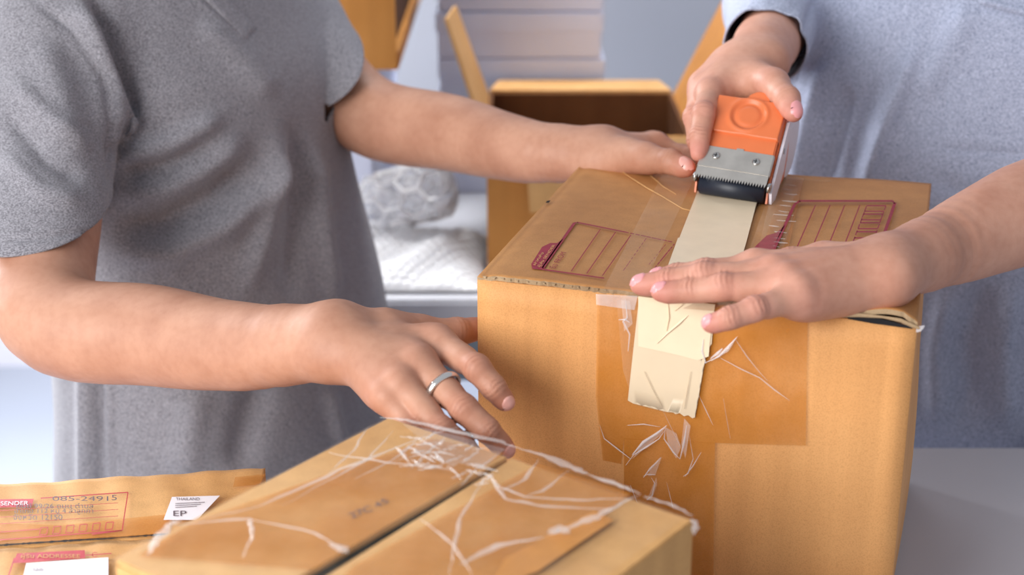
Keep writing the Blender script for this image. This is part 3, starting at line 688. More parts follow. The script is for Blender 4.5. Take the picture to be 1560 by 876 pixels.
for pts, w in (([(225, 845), (238, 825), (258, 800), (280, 790)], .0026), ([(300, 792), (400, 770), (520, 715), (640, 668), (700, 650)], .0012), ([(255, 800), (380, 790), (385, 815), (370, 850)], .0012), ([(500, 828), (520, 836), (530, 842)], .0030),
               ([(580, 635), (620, 640), (680, 655), (760, 672), (790, 682)], .0022), ([(790, 682), (830, 694), (880, 716), (895, 722)], .0028), ([(895, 722), (940, 738), (975, 752)], .0018), ([(975, 752), (930, 775), (900, 790), (860, 806), (835, 815)], .0024),
               ([(740, 722), (770, 760), (830, 772), (930, 775)], .0014), ([(745, 722), (760, 742), (800, 756), (880, 762), (960, 760)], .0012), ([(835, 812), (850, 806), (868, 812)], .0040), ([(740, 724), (700, 790), (690, 840), (685, 876)], .0010), ([(650, 660), (600, 700), (540, 730)], .0008), ([(680, 665), (650, 690), (600, 702)], .0010), ([(600, 655), (560, 700), (430, 770)], .0010),
               ([(500, 690), (590, 705), (690, 716)], .0008), ([(380, 790), (480, 812), (520, 836)], .0009), ([(700, 860), (760, 830), (830, 818)], .0022), ([(560, 650), (540, 685), (500, 720)], .0008), ([(760, 690), (720, 720), (700, 740)], .0008), ([(820, 700), (800, 730), (760, 750)], .0012), ([(870, 715), (830, 745), (800, 756)], .0010), ([(640, 790), (690, 830), (720, 876)], .0008), ([(980, 756), (1020, 768), (1055, 785)], .0012), ([(1054, 790), (1060, 800), (1056, 815)], .0022)):
    wr(pts, w*.75, .0005)
for i in range(34):
    x = 600+rr.random()*130; y = 655+(x-600)*.25+rr.random()*60; L_ = 18+rr.random()*30; a = rr.random()*2.2-1.1
    wr([(x, y), (x+L_*.5*math.cos(a), y+L_*.5*math.sin(a)*.5), (x+L_*math.cos(a), y+L_*math.sin(a)*.6)], .0005+.0006*rr.random(), .0008)
sheet2('film_haze', [(612, 645), (690, 662), (770, 684), (735, 715), (700, 705), (690, 712), (650, 690), (625, 692), (640, 668)], .0075, 'haze')
p = Print(quadmap([(536, 790), (572, 776), (566, 768), (530, 782)], 0, lambda x, y: T2_(x, y, .0016))); p.text('27C', 0, 0, .9, 1.0); p.done('stamped_letters', 'ink_dark', fb)
p = Print(quadmap([(574, 774), (595, 764), (589, 757), (567, 768)], 0, lambda x, y: T2_(x, y, .0016))); p.text('45', 0, 0, .9, 1.0); p.done('stamped_letters', 'ink_dark', fb)

# ------------------------------------------------------------------ low carton at the left
Z3 = TZ+.12
a3, b3 = PZ(-60, 742, Z3), PZ(404, 713, Z3); d3 = (b3-a3).normalized(); n3 = Vector((-d3.y, d3.x, 0))
lb = thing('low_carton', 'low worn carton with red printed forms, a white label and a frayed black seam', 'box', ((a3+b3)/2-n3*.1).xy.to_3d()+Vector((0, 0, TZ)))
c3, e3 = b3-n3*.24-d3*.05, a3-n3*.24
for a, b in ((b3, a3), (a3, e3), (e3, c3), (c3, b3)): upanel('side_panel', a, b, TZ+.001, Z3-.004, .004, 'card_pale', lb)
def along3(y):  # point of the seam
    return PZ(0, y, Z3)
s0 = PZ(0, 835, Z3); s1 = PZ(190, 825, Z3); sd = (s1-s0).normalized(); off = (s0-a3).dot(n3)
sa, sb = a3+n3*off, b3+n3*off
def wavyflap(a, b, c, d):
    nu, nv = 80, 20; g = bez_grid((a, b, c, d), nu, nv)
    for j, r in enumerate(g):
        for i, q in enumerate(r): q.z = Z3+(.0004*math.sin(i*.55+j*.2)+.0005*math.sin(i*.21+j*.3))*(1 if 0 < i < nu else 0)
    v = [q for r in g for q in r]; n1 = len(v); W_ = nu+1; v += [q-ZU*.004 for q in v]; f = []
    for j in range(nv):
        for i in range(nu): k = j*W_+i; f.append((k, k+1, k+W_+1, k+W_)); k += n1; f.append((k, k+W_, k+W_+1, k+1))
    for i in range(nu): f.append((i, i+n1, i+1+n1, i+1)); k = nv*W_+i; f.append((k, k+1, k+1+n1, k+n1))
    for j in range(nv): k = j*W_; f.append((k, k+W_, k+W_+n1, k+n1)); k += nu; f.append((k, k+n1, k+W_+n1, k+W_))
    return pm('top_flap', v, f, 'card_pale', lb, True)
wavyflap(sa+n3*.0008, sb+n3*.0008, b3, a3)
wavyflap(e3, c3, sb-n3*.0012, sa-n3*.0012)
# the frayed dark seam
v = []; f = []
for i in range(120):
    t = i/119; q = sa.lerp(sb, t); w0 = .0008+.0011*rr.random(); v += [q-n3*w0+ZU*.0022, q+n3*w0+ZU*.0022]
for i in range(119): f.append((2*i, 2*i+2, 2*i+3, 2*i+1))
pm('frayed_seam', v, f, 'black', lb)
def T3_(x, y, z=.0026): return PZ(x, y, Z3+z)
def sheet3(name, pts, z, mat):
    return pm(name, [T3_(x, y, z) for x, y in pts], [tuple(range(len(pts)))], mat, lb)
sheet3('brown_tape', [(-60, 795), (90, 800), (260, 783), (255, 812), (190, 818), (-60, 830)], .0024, 'brown_tape')
sheet3('brown_tape', [(358, 727), (405, 722), (395, 738), (355, 742)], .0024, 'brown_tape')
sheet3('shipping_label', [(262, 757), (335, 755), (300, 792), (249, 792)], .0032, 'label')
sheet3('shipping_label', [(40, 858), (165, 849), (165, 900), (30, 900)], .0032, 'label')
p = Print(quadmap([(0, 773), (48, 772), (50, 760), (0, 761)], 0, lambda x, y: T3_(x, y, .0030))); p.poly([(-.4, 0), (1, 0), (1.03, 1), (-.4, 1.05)]); p.done('printed_form', 'ink_red', lb)
p = Print(quadmap([(0, 773), (48, 772), (50, 760), (0, 761)], 0, lambda x, y: T3_(x, y, .0034))); p.text('SENDER', .02, .25, .88, .75); p.done('printed_lettering', 'label', lb)
I_ = quadmap([(0, 0), (1, 0), (1, 1), (0, 1)], 0, lambda x, y: Vector((0, 0, 0)))
p = Print(lambda x, y: T3_(x, y, .0030))
p.line([(62, 759), (195, 750), (186, 808), (140, 814)], 1.6); p.line([(-20, 824), (186, 808)], 1.5); p.line([(-20, 812), (60, 806)], 1.2)
for i in range(6):
    x = 60+i*20; y = 807-i*1.6; p.line([(x, y+8), (x+2, y-3), (x+13, y-4), (x+11, y+7), (x, y+8)], 1.2)
for y in (774, 784, 794): p.line([(0, y+4), (180, y-8)], .8)
p.done('printed_form', 'ink_red', lb)
p = Print(lambda x, y: T3_(x, y, .0034))
rr2 = random.Random(4)
for y0, xa, xb, st in ((774, 25, 142, 'ศูนย์ 99/26 ถนน ตำบล'), (781, 22, 142, 'อำเภอ 112 หมู่ 4 ลำลูกกา'), (789, 20, 95, 'จังหวัด 12150')):
    p.text(st, xa, y0+3, xb, y0-4-(xb-xa)*.03)
p.text('085-2491', 80, 763, 165, 756); p.text('5', 170, 762, 178, 754)
p.done('handwriting', 'ink_dark', lb)
p = Print(lambda x, y: T3_(x, y, .0036)); p.text('THAILAND', 268, 762, 304, 758); p.text('EP', 264, 786, 284, 778)
for i in range(3): p.line([(267, 767+i*3), (312-i*6, 765+i*3)], .8)
p.text('กล่อง', 50, 870, 66, 863); p.done('label_lettering', 'ink_dark', lb)
p = Print(lambda x, y: T3_(x, y, .0030)); p.poly([(20, 858), (26, 843), (129, 838), (130, 850), (40, 857)]); p.line([(22, 850), (12, 880)], 2); p.line([(130, 846), (170, 843)], 1.5); p.text('C', 140, 849, 148, 841); p.done('printed_form', 'ink_red', lb)
p = Print(lambda x, y: T3_(x, y, .0034)); p.text('ผู้รับ ADDRESSEE', 32, 852, 122, 843); p.done('printed_lettering', 'card_pale', lb)

# ------------------------------------------------------------------ background boxes
def carton_open():
    y0, y1, zt = 1.80, 2.03, 1.024
    xl, xr = PY(742, 300, y0).x, PY(1052, 210, y0).x
    o = thing('open_carton', 'open brown carton with raised flaps behind the taped carton', 'box', ((xl+xr)/2, (y0+y1)/2, TZ))
    t = .005
    boxm('front_panel', (xl, y0, TZ+.001), (xr, y0+t, zt), 'card_orange', o); boxm('back_panel', (xl, y1-t, TZ+.001), (xr, y1, zt), 'card_in_shaded', o)
    boxm('side_panel', (xl, y0+t, TZ+.001), (xl+t, y1-t, zt), 'card_in_shaded', o); boxm('side_panel', (xr-t, y0+t, TZ+.001), (xr, y1-t, zt), 'card_in_shaded', o)
    boxm('bottom_panel', (xl+t, y0+t, TZ+.001), (xr-t, y1-t, TZ+.006), 'card_in_shaded', o)
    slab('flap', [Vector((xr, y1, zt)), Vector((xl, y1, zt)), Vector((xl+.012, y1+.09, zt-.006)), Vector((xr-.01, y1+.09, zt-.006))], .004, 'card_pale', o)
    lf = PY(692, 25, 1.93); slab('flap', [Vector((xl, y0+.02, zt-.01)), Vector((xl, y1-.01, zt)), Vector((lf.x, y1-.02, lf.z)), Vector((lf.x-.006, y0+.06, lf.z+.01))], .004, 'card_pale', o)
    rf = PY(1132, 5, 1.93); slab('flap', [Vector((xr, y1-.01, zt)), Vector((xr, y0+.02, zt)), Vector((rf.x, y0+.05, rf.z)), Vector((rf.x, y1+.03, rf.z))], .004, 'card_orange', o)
    slab('flap', [Vector((xl+.045, y0-.002, zt)), Vector((xr-.003, y0-.002, zt)), Vector((xr-.01, y0-.035, zt-.085)), Vector((xl+.052, y0-.035, zt-.085))], .004, 'card_pale', o)
carton_open()
def shoebox(x0, x1, y0, y1, z, h, label, group=None, par=None):
    o = thing('white_box', label, 'box', ((x0+x1)/2, (y0+y1)/2, z), group)
    boxm('base', (x0+.003, y0+.003, z), (x1-.003, y1-.003, z+h*.82), 'white_box', o, .002)
    boxm('lid', (x0, y0, z+h*.55), (x1, y1, z+h-.001), 'white_box', o, .002); return o
names = ['bottom', 'second from the bottom', 'third from the bottom', 'fourth from the bottom', 'second from the top', 'topmost']
for i in range(6):
    z = TZ+i*.066; dx = (.004, -.002, .003, 0, .002, -.003)[i]
    shoebox(-.107+dx, .128+dx, 2.14, 2.44, z, .066, 'white shoe box stacked behind the open carton, '+names[i], 'stack of white shoe boxes')
xw = PY(570, 230, 1.95).x
shoebox(xw-.30, xw, 1.95, 2.4, TZ, .233, 'large white lidded box behind the left shirt, carrying the orange carton')
# orange carton lying on it, dark panel paints the shade of its open right side
xo = PY(603, 60, 1.9).x; zo = TZ+.234
o = thing('orange_carton', 'orange-brown carton with blue print on top of the large white box', 'box', (xo-.15, 2.15, zo))
boxm('front_panel', (xo-.34, 1.90, zo), (xo, 1.905, zo+.26), 'card_orange', o); boxm('back_panel', (xo-.34, 2.42, zo), (xo, 2.425, zo+.26), 'card_in_shaded', o)
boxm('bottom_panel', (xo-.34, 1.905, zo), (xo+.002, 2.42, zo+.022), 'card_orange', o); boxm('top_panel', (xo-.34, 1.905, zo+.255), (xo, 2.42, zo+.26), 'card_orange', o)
boxm('side_panel', (xo-.34, 1.905, zo+.012), (xo-.335, 2.42, zo+.255), 'card_in_shaded', o); boxm('shade_panel', (xo-.012, 1.905, zo+.022), (xo-.006, 2.42, zo+.255), 'card_dark', o)  # dark right-hand panel stands in for interior shade
p = Print(lambda x, y: PY(x, y, 1.8985)); 
p.poly([(496, 0), (508, 0), (508, 8), (496, 8)]); p.poly([(508, 6), (516, 2), (518, 16), (508, 18)]); p.poly([(514, 26), (528, 25), (528, 37), (514, 38)]); p.poly([(495, -20), (520, -22), (518, -8), (495, -8)]); p.done('blue_print', 'ink_blue', o)
# small parcel behind, between white box and stack is the bubble wrap
def bubble_wrap():
    o = thing('bubble_wrap', 'crumpled white bubble wrap heaped on the background table', 'bubble wrap', (-.2, 1.86, TZ))
    mt, nt, b = newmat('bubble_film'); b.inputs['Base Color'].default_value = (.96, .96, .97, 1); b.inputs['Roughness'].default_value = .25
    b.inputs['Specular IOR Level'].default_value = .8; n = noise(nt, 60, 4); bump(nt, b, n.outputs[0], .6, .004)
    nx, ny = 300, 190; x0, x1, y0, y1 = -.36, -.034, 1.725, 1.93
    X, Y = np.meshgrid(np.linspace(x0, x1, nx), np.linspace(y0, y1, ny)); s = .0125
    r = np.round(Y/(s*.866)); cx = np.round(X/s-.5*(r % 2))*s+.5*(r % 2)*s; cy = r*s*.866
    dome = np.sqrt(np.clip(1-((X-cx)**2+(Y-cy)**2)/(s*.46)**2, 0, 1))*.0045
    edge = np.clip(np.minimum(np.minimum(X-x0, (x1-X)*(1.0)), np.minimum(Y-y0, y1-Y))/.05, 0, 1)**.6
    base = (.018+.022*np.exp(-((X+.16)/.13)**2)*np.clip((Y-1.78)/.2, 0, 1)+.005*(np.sin(X*38+Y*20)*np.sin(Y*45-X*13)+.6*np.sin(X*90-Y*60)))*edge
    cutx = np.clip((.02-(Y-1.73)*.1-X-.02)/.03, 0, 1)
    Z = TZ+.003+np.clip(base, 0, 1)*cutx+dome*edge*(cutx > .05); V = np.stack([X, Y, Z], -1).reshape(-1, 3)
    I = np.arange(nx*ny).reshape(ny, nx); F = np.stack([I[:-1, :-1], I[:-1, 1:], I[1:, 1:], I[1:, :-1]], -1).reshape(-1, 4)
    link('bubble_sheet', npmesh('bubble_sheet', V, F), mt, o)
    # rolled end with large cells
    nu, nv = 220, 120; U, Vv = np.meshgrid(np.linspace(0, 1, nu), np.linspace(0, 1, nv)); a = Vector(PY(548, 318, 1.892)); bb = Vector(PY(696, 280, 1.892))
    ang = Vv*2*math.pi*.98; L = (bb-a).length; R = .040+.005*np.sin(U*9)+.004*np.sin(ang*2+1)+.003*np.sin(U*21+ang*3); s = .027
    S_ = ang*.040; Xl = U*L; r = np.round(S_/(s*.866)); cx = np.round(Xl/s-.5*(r % 2))*s+.5*(r % 2)*s; cy = r*s*.866
    R = R-.007*(1-np.sqrt(np.clip(1-((Xl-cx)**2+(S_-cy)**2)/(s*.5)**2, 0, 1)))
    R = R*np.sqrt(np.clip(1-((U-.5)/.5)**6, .05, 1)); dd = np.array((bb-a).normalized()); up = np.array((0, 0, 1.)); sd_ = np.cross(dd, up); sd_ /= np.linalg.norm(sd_); up = np.cross(sd_, dd)
    V = np.array(a)+dd*Xl[..., None]+(np.sin(ang)*R)[..., None]*up+(np.cos(ang)*R)[..., None]*sd_; V[..., 2] = np.maximum(V[..., 2], TZ+.012)
    I = np.arange(nu*nv).reshape(nv, nu); F = np.stack([I[:-1, :-1], I[:-1, 1:], I[1:, 1:], I[1:, :-1]], -1).reshape(-1, 4)
    link('rolled_end', npmesh('rolled_end', V.reshape(-1, 3), F), film('thin_bubble_film', (.95, .95, .98, 1), .45, .15, .8), o)
    # seams between the large air cells: a hexagonal net of raised welds
    hs = .019; vs = {}; vv = []; ff = []
    def key(x, y):
        k = (round(x/hs*10), round(y/hs*10))
        if k not in vs:
            vs[k] = len(vv); uu = min(max(x/L, .0), 1.0); an = y/.040; R_ = (.041+.004*math.sin(an*2+1))*math.sqrt(max(.08, 1-abs((uu-.5)/.5)**6))
            q = np.array(a)+dd*x+math.sin(an)*R_*up+math.cos(an)*R_*sd_; q[2] = max(q[2], TZ+.014); vv.append(tuple(q))
        return vs[k]
    for c_ in range(-1, int(L/(hs*1.5))+1):
        for r_ in range(int(2*math.pi*.040/(hs*1.732))):
            cx_ = c_*hs*1.5+hs; cy_ = (r_+.5*(c_ % 2))*hs*1.732
            if cx_ < hs*.5 or cx_ > L-hs*.5: continue
            ff.append([key(cx_+hs*math.cos(k*math.pi/3), cy_+hs*math.sin(k*math.pi/3)) for k in range(6)])
    w_ = pm('cell_weld', vv, ff, mt, o); md = w_.modifiers.new('welds', 'WIREFRAME'); md.thickness = .0075; md.use_even_offset = False
bubble_wrap()
#@@GUN
# ------------------------------------------------------------------ tape dispenser
GO = PZ(1112, 309, TOP); gu = (PZ(1163, 308, TOP)-PZ(1062, 290, TOP)); gu = (ft*.7+gu.normalized()*.3); gu.z = 0; gu.normalize(); gw = Vector((-gu.y, gu.x, 0)); gu = (gu-ZU*.055).normalized()
gun = thing('tape_dispenser', 'orange hand-held tape dispenser with steel blade plate and black roller', 'tape dispenser', GO)
EL = math.radians(38); gv = gw*math.cos(EL)+ZU*math.sin(EL); gn = ZU*math.cos(EL)-gw*math.sin(EL)
G0 = GO+ZU*.021                       # lower edge of the sloping face
def G(x, s, h=0):
    s = s*.73 if s <= .0375 else .0274+(s-.0375)*1.04
    return G0+gu*x+gv*s+gn*h       # on the sloping face
def gbox(name, x0, x1, s0, s1, h0, h1, mat, bevel=.0008):
    bm = bmesh.new(); bmesh.ops.create_cube(bm, size=1)
    for v in bm.verts: v.co = G(x0+(v.co.x+.5)*(x1-x0), s0+(v.co.y+.5)*(s1-s0), h0+(v.co.z+.5)*(h1-h0))
    bmesh.ops.recalc_face_normals(bm, faces=bm.faces); bmesh.ops.bevel(bm, geom=bm.edges[:], offset=bevel, segments=2, affect='EDGES')
    me = bpy.data.meshes.new(name); bm.to_mesh(me); bm.free(); return link(name, me, mat, gun)
HW = .0285
gbox('cover', -HW, HW, .036, .0545, -.012, .0, 'orange')
# upper cover with the pressed ring
nu, nv = 90, 60; g = []
for j in range(nv+1):
    row = []
    for i in range(nu+1):
        x = -HW-.001+(2*HW+.002)*i/nu; s = .052+.036*j/nv; r = math.hypot(x, (s-.0715))
        h = .0022+.0014*math.exp(-((r-.0155)/.0022)**2)-.0014*math.exp(-((r-.0115)/.0025)**2)+.0002
        if i in (0, nu): h -= .010
        elif i in (1, nu-1): h -= .0008
        if j == 0: h -= .003
        if j == nv: h -= .012
        row.append(G(x, s, h))
    g.append(row)
gridmesh('embossed_cover', g, 'orange', gun)
gbox('cover_body', -HW, HW, .0525, .0875, -.020, .0, 'orange')
cyl('cover_knob', G(.004, .090, -.014), G(.004, .090, -.0015), .011, 'orange', gun, 32, bevel=.002)
# side plates
def gplate(x, mat, w=.0014):
    prof = [(.002, -.006), (.0, .004), (.004, .018), (.028, .020+.028*.70-.004), (.060, .020+.060*.72), (.072, .058), (.070, .03), (.06, .010), (.02, -.0)]
    v = [GO+gu*(x+k)+gw*s+ZU*max(z, .0035) for k in (0, w) for s, z in prof]; n = len(prof)
    f = [tuple(range(n)), tuple(range(2*n-1, n-1, -1))]+[(i, i+n, (i+1) % n+n, (i+1) % n) for i in range(n)]
    o = pm('side_plate', v, f, mat, gun); bm = bmesh.new(); bm.from_mesh(o.data); bmesh.ops.recalc_face_normals(bm, faces=bm.faces); bm.to_mesh(o.data); bm.free(); return o
gplate(-HW-.0016, 'orange'); gplate(HW+.0002, 'orange'); 
# tape roll with its core, standing a little out of the right side
rc = GO+gw*.084+ZU*.034
cyl('tape_roll', rc-gu*.024, rc+gu*.0275, .030, 'cream_tape', gun, 64, bevel=.0008)
cyl('roll_side', rc+gu*.0275, rc+gu*.0290, .0295, 'white_plastic', gun, 64); cyl('roll_core', rc-gu*.026, rc+gu*.0295, .015, 'white_plastic', gun, 40)
v = [GO+gu*(HW+.0022+k)+gw*s+ZU*z for k in (0, .0022) for s, z in ((.004, .003), (.003, .012), (.030, .036), (.056, .058), (.062, .052), (.045, .02), (.018, .003))]; n = 7
o = pm('guard_plate', v, [tuple(range(n)), tuple(range(2*n-1, n-1, -1))]+[(i, i+n, (i+1) % n+n, (i+1) % n) for i in range(n)], 'white_plastic', gun)
bm = bmesh.new(); bm.from_mesh(o.data); bmesh.ops.recalc_face_normals(bm, faces=bm.faces); bm.to_mesh(o.data); bm.free()
# steel plate with saw teeth
bl_ = gbox('steel_plate', -HW-.0012, HW+.0012, .008, .0375, -.002, .0016, 'steel', .0006)
gbox('plate_tab', -.002, .004, .0365, .0392, -.001, .0010, 'steel', .0003)
v = []; f = []; nt_ = 26
lowd = (gv*.35+gn*.94).normalized()
for i in range(nt_+1):
    x = -HW-.0008+(2*HW+.0016)*i/nt_
    v += [G(x, .0085, .0012), G(x, -.0025, .0012)]
    if i < nt_: x2 = x+(HW*2)/nt_/2; v += [G(x2, -.0078, .0012)]
for i in range(nt_):
    a = i*3; f += [(a, a+1, a+4, a+3), (a+1, a+2, a+4)]
o = pm('saw_blade', v, f, 'steel', gun); sm = o.modifiers.new('thickness', 'SOLIDIFY'); sm.thickness = .0005
for x in (-.0165, .0165):
    c = G(x, .0245, .0016); cyl('screw', c, c+gn*.0014, .0031, 'screw', gun, 24, bevel=.0005)
    for a in (0, 1):
        d = (gu if a else gv); e_ = (gv if a else gu); q = c+gn*.00145
        pm('screw_slot', [q-d*.002-e_*.0004, q+d*.002-e_*.0004, q+d*.002+e_*.0004, q-d*.002+e_*.0004], [(0, 1, 2, 3)], 'black', gun)
cyl('roller', GO-gu*(HW-.002)+ZU*.0108+gw*.005, GO+gu*(HW-.001)+ZU*.0108+gw*.005, .0084, 'rubber', gun, 40, bevel=.001)
for sgn in (-1, 1):
    c = GO+gu*sgn*(HW+.0018)+ZU*.017+gw*.001; cyl('roller_pin', c-gu*.0008, c+gu*.0020, .0042, 'screw', gun, 24, bevel=.0006)
for sgn, s_, z_ in ((-1, .036, .036), (1, .040, .038)):
    c = GO+gu*sgn*(HW+.0025)+gw*s_+ZU*z_; cyl('side_screw', c, c+gu*sgn*.0022, .003, 'screw', gun, 20, bevel=.0004)
# handle behind, gripped by the hand
hb = [GO+gw*.085+ZU*.060, GO+gw*.105+ZU*.085, GO+gw*.13+ZU*.10]
#@@PEOPLE
# ------------------------------------------------------------------ people
def V3(*a): return Vector(a)
def person(name, label, base): return thing(name, label, 'person', base)
def rest_of_body(sh_l, sh_r, face, hipc, H):
    """torso, neck, head, legs as one smooth surface; hidden by clothes and frame, so coarse"""
    mid = (sh_l+sh_r)/2; up = Vector((0, 0, 1)); hd = mid+up*.235+face*.03
    A = np.array; ax = (sh_r-sh_l).normalized()
    def f(p):
        d = cone(p, A(sh_l-up*.02), A(sh_r-up*.02), .042, .042)
        d = smin(d, cone(p, A(mid-up*.10), A(hipc+up*.05), .095, .10), .06); d = smin(d, cone(p, A(mid-up*.03), A(hd-up*.05), .052, .050), .04)
        d = smin(d, cone(p, A(hd+up*.02-face*.015), A(hd+up*.03+face*.015), .083, .078), .03); d = smin(d, cone(p, A(hd-up*.055+face*.045), A(hd-up*.06+face*.055), .040, .034), .04)
        d = smin(d, cone(p, A(hd+face*.088+up*.005), A(hd+face*.104-up*.022), .006, .011), .012)
        for s in (-1, 1):
            d = smin(d, cone(p, A(hd+ax*s*.079-up*.02), A(hd+ax*s*.084+up*.012), .010, .013), .006)
            d = smin(d, cone(p, A(hd+ax*s*.03+face*.088-up*.048), A(hd+face*.098-up*.048), .004, .006), .008)
            h = hipc+ax*s*.09; k = h+Vector((0, 0, -h.z*.47))+face*.02; an = Vector((h.x, h.y, .09))
            d = smin(d, cone(p, A(h), A(k), .078, .052), .05); d = smin(d, cone(p, A(k), A(an), .052, .036), .03)
            e_ = hd+ax*s*.032+face*.079+up*.012; d = np.maximum(d, -(np.linalg.norm(p-A(e_+face*.008), axis=1)-.010))
        return d
    lo = A(mid)*1; pts = A([sh_l, sh_r, hipc, hd]); lo = pts.min(0)-.2; hi = pts.max(0)+.2; lo[2] = .05
    V, F = nets(f, lo, hi, .0075); return (V, F)+fine_none(V), hd, ax
def dress(par, sh_l, sh_r, face, hipc, hd, ax, shirtmat):
    A = np.array
    for s in (-1, 1):
        e_ = hd+ax*s*.032+face*.080+ZU*.012; bm = bmesh.new(); bmesh.ops.create_uvsphere(bm, u_segments=20, v_segments=12, radius=.0115)
        bmesh.ops.translate(bm, verts=bm.verts, vec=e_); me = bpy.data.meshes.new('eye'); bm.to_mesh(me); bm.free(); o = link('eye', me, 'label', par, True)
        c = e_+face*.0105; cyl('iris', c, c+face*.0015, .0052, 'hair', o, 20)
    def fh(p):
        d = cone(p, A(hd+ZU*.03-face*.022), A(hd+ZU*.045+face*.0), .094, .088); d = np.maximum(d, -(cone(p, A(hd-ZU*.02+face*.10), A(hd+ZU*.01+face*.12), .098, .085)))
        return np.maximum(d, (A(hd).astype(float)[2]-.06)-p[:, 2])
    V, F = nets(fh, A(hd)-.13, A(hd)+.15, .006); link('hair', npmesh('hair', V, F), 'hair', par)
    def ft_(p):
        d = cone(p, A(hipc+ax*-.05+ZU*.05), A(hipc+ax*.05+ZU*.05), .115, .115)
        for s in (-1, 1):
            h = hipc+ax*s*.09; k = h+Vector((0, 0, -h.z*.47))+face*.02; an = Vector((h.x, h.y, .10))
            d = smin(d, cone(p, A(h), A(k), .095, .070), .04); d = smin(d, cone(p, A(k), A(an), .070, .060), .02)
        return np.maximum(d, .06-p[:, 2])
    pts = A([hipc, hipc]); lo = pts.min(0)-.26; hi = pts.max(0)+.26; lo[2] = .04
    V, F = nets(ft_, lo, hi, .009); link('trousers', npmesh('trousers', V, F), 'trouser', par)
    for s in (-1, 1):
        h = hipc+ax*s*.09
        def fs_(p):
            d = cone(p, A((h.x, h.y, .045)), A((h.x+face.x*.14, h.y+face.y*.14, .036)), .044, .036); return np.maximum(d, .001-p[:, 2])
        V, F = nets(fs_, A((h.x-.2, h.y-.2, -.02)), A((h.x+.2, h.y+.2, .12)), .005); link('shoe', npmesh('shoe', V, F), 'shoe', par)

toC = Vector((0, -.93, .37))
# ---- person 1 (left)
shN, shF = P(72, 70, 1.37), P(394, -62, 1.60)
face1 = Vector((.84, -.54, 0)); hip1 = Vector((-.305, 1.50, .80))
p1 = person('person', 'person in a dark grey short-sleeved polo shirt at the left, wearing a silver ring', Vector((-.305, 1.50, 0)))
print('arm 1 near')
R1 = Arm([shN, P(72, 300, 1.32), P(74, 480, 1.235), P(235, 511, 1.19), P(370, 528, 1.14), P(500, 521, 1.085)], [.05, .047, .0415, .0395, .0325, .0225],
    P(512, 521, 1.08), P(560, 490, 1.09)-P(545, 560, 1.06), (Vector((-.05, -.93, .36))), {
    'index': ([P(668, 522, 1.068), P(726, 560, 1.028), P(752, 590, 1.025), P(770, 612, 1.029)], Vector((.35, -.9, .35))),
    'middle': ([P(638, 553, 1.042), P(706, 622, 1.012), P(742, 655, 1.008), P(770, 684, 1.018)], Vector((.25, -.9, .4))),
    'ring': ([P(611, 583, 1.030), P(672, 655, 1.004), P(705, 680, 1.008), P(730, 705, 1.015)], Vector((.2, -.9, .4))),
    'pinky': ([P(590, 603, 1.030), P(632, 655, 1.012), P(656, 680, 1.012), P(676, 702, 1.016)], Vector((.2, -.9, .4))),
    'thumb': ([P(585, 505, 1.095), P(640, 508, 1.112), P(696, 506, 1.124), P(728, 499, 1.135)], Vector((0, -.3, .95)))})
print('arm 1 far')
R2 = Arm([shF, P(466, 72, 1.60), P(558, 174, 1.57), P(690, 203, 1.50), P(800, 230, 1.41), P(905, 235, 1.365)], [.047, .0445, .0415, .0375, .0290, .0190],
    P(920, 237, 1.36), P(950, 205, 1.38)-P(950, 245, 1.345), Vector((.1, -.1, .98)), {
    'index': ([P(1000, 226, 1.385), P(1052, 240, 1.372), P(1078, 248, 1.362), P(1090, 262, 1.36)], Vector((.2, -.2, .9))),
    'middle': ([P(994, 225, 1.405), P(1040, 236, 1.405), P(1052, 262, 1.40), P(1056, 285, 1.40)], Vector((.4, .2, .8))),
    'ring': ([P(984, 228, 1.42), P(1022, 244, 1.42), P(1032, 270, 1.415), P(1036, 290, 1.41)], Vector((.4, .2, .8))),
    'pinky': ([P(972, 232, 1.43), P(1002, 250, 1.43), P(1010, 272, 1.425), P(1012, 288, 1.42)], Vector((.4, .2, .8))),
    'thumb': ([P(950, 238, 1.335), P(985, 241, 1.31), P(1022, 246, 1.285), P(1046, 256, 1.272)], Vector((.15, -.55, .8)))})
rb, hd1, ax1 = rest_of_body(shN, shF, face1, hip1, 0)
body_mesh('body', [R1.mesh(), R2.mesh(.0013), rb], 'skin_a', p1)
R1.nails(p1, 'nail', ('index', 'middle')); R2.nails(p1, 'nail', ('thumb',))
dress(p1, shN, shF, face1, hip1, hd1, ax1, None)
# ring band on the finger next to the index
def ringband():
    q, dn = R1.F['middle']; a, b = q[0], q[1]; t = (b-a)/np.linalg.norm(b-a); c = a+(b-a)*.56; r0 = .0112
    n = dn-t*(dn@t); n /= np.linalg.norm(n); s = np.cross(t, n); bm = []; V = []; F = []; RRs = []
    for i in range(48):
        an = i/48*2*math.pi; dr = n*math.cos(an)+s*math.sin(an); cc = c-dn*.0006
        pt = np.array([cc+dr*.03], np.float32)
        for _ in range(40): pt = pt-dr.astype(np.float32)*np.clip(R1(pt)*.8, -.002, .003)[:, None]
        rr_ = min(max(float((pt[0]-cc)@dr), .0085), .0125)
        RRs.append((rr_, cc, dr))
    ra_ = np.array([x[0] for x in RRs]); ra_ = np.mean([np.roll(ra_, j) for j in range(-5, 6)], 0)+.0003
    for rr_, (_, cc, dr) in zip(ra_, RRs):
        for w, k in ((-.0026, .0000), (-.0022, .0010), (0, .0015), (.0022, .0010), (.0026, .0), (0, -.0012)): V.append(Vector(cc+dr*(rr_+k)+t*w))
    for i in range(48):
        for k in range(6): F.append((i*6+k, i*6+(k+1) % 6, ((i+1) % 48)*6+(k+1) % 6, ((i+1) % 48)*6+k))
    pm('finger_ring', V, F, 'silver', p1, True)
ringband()
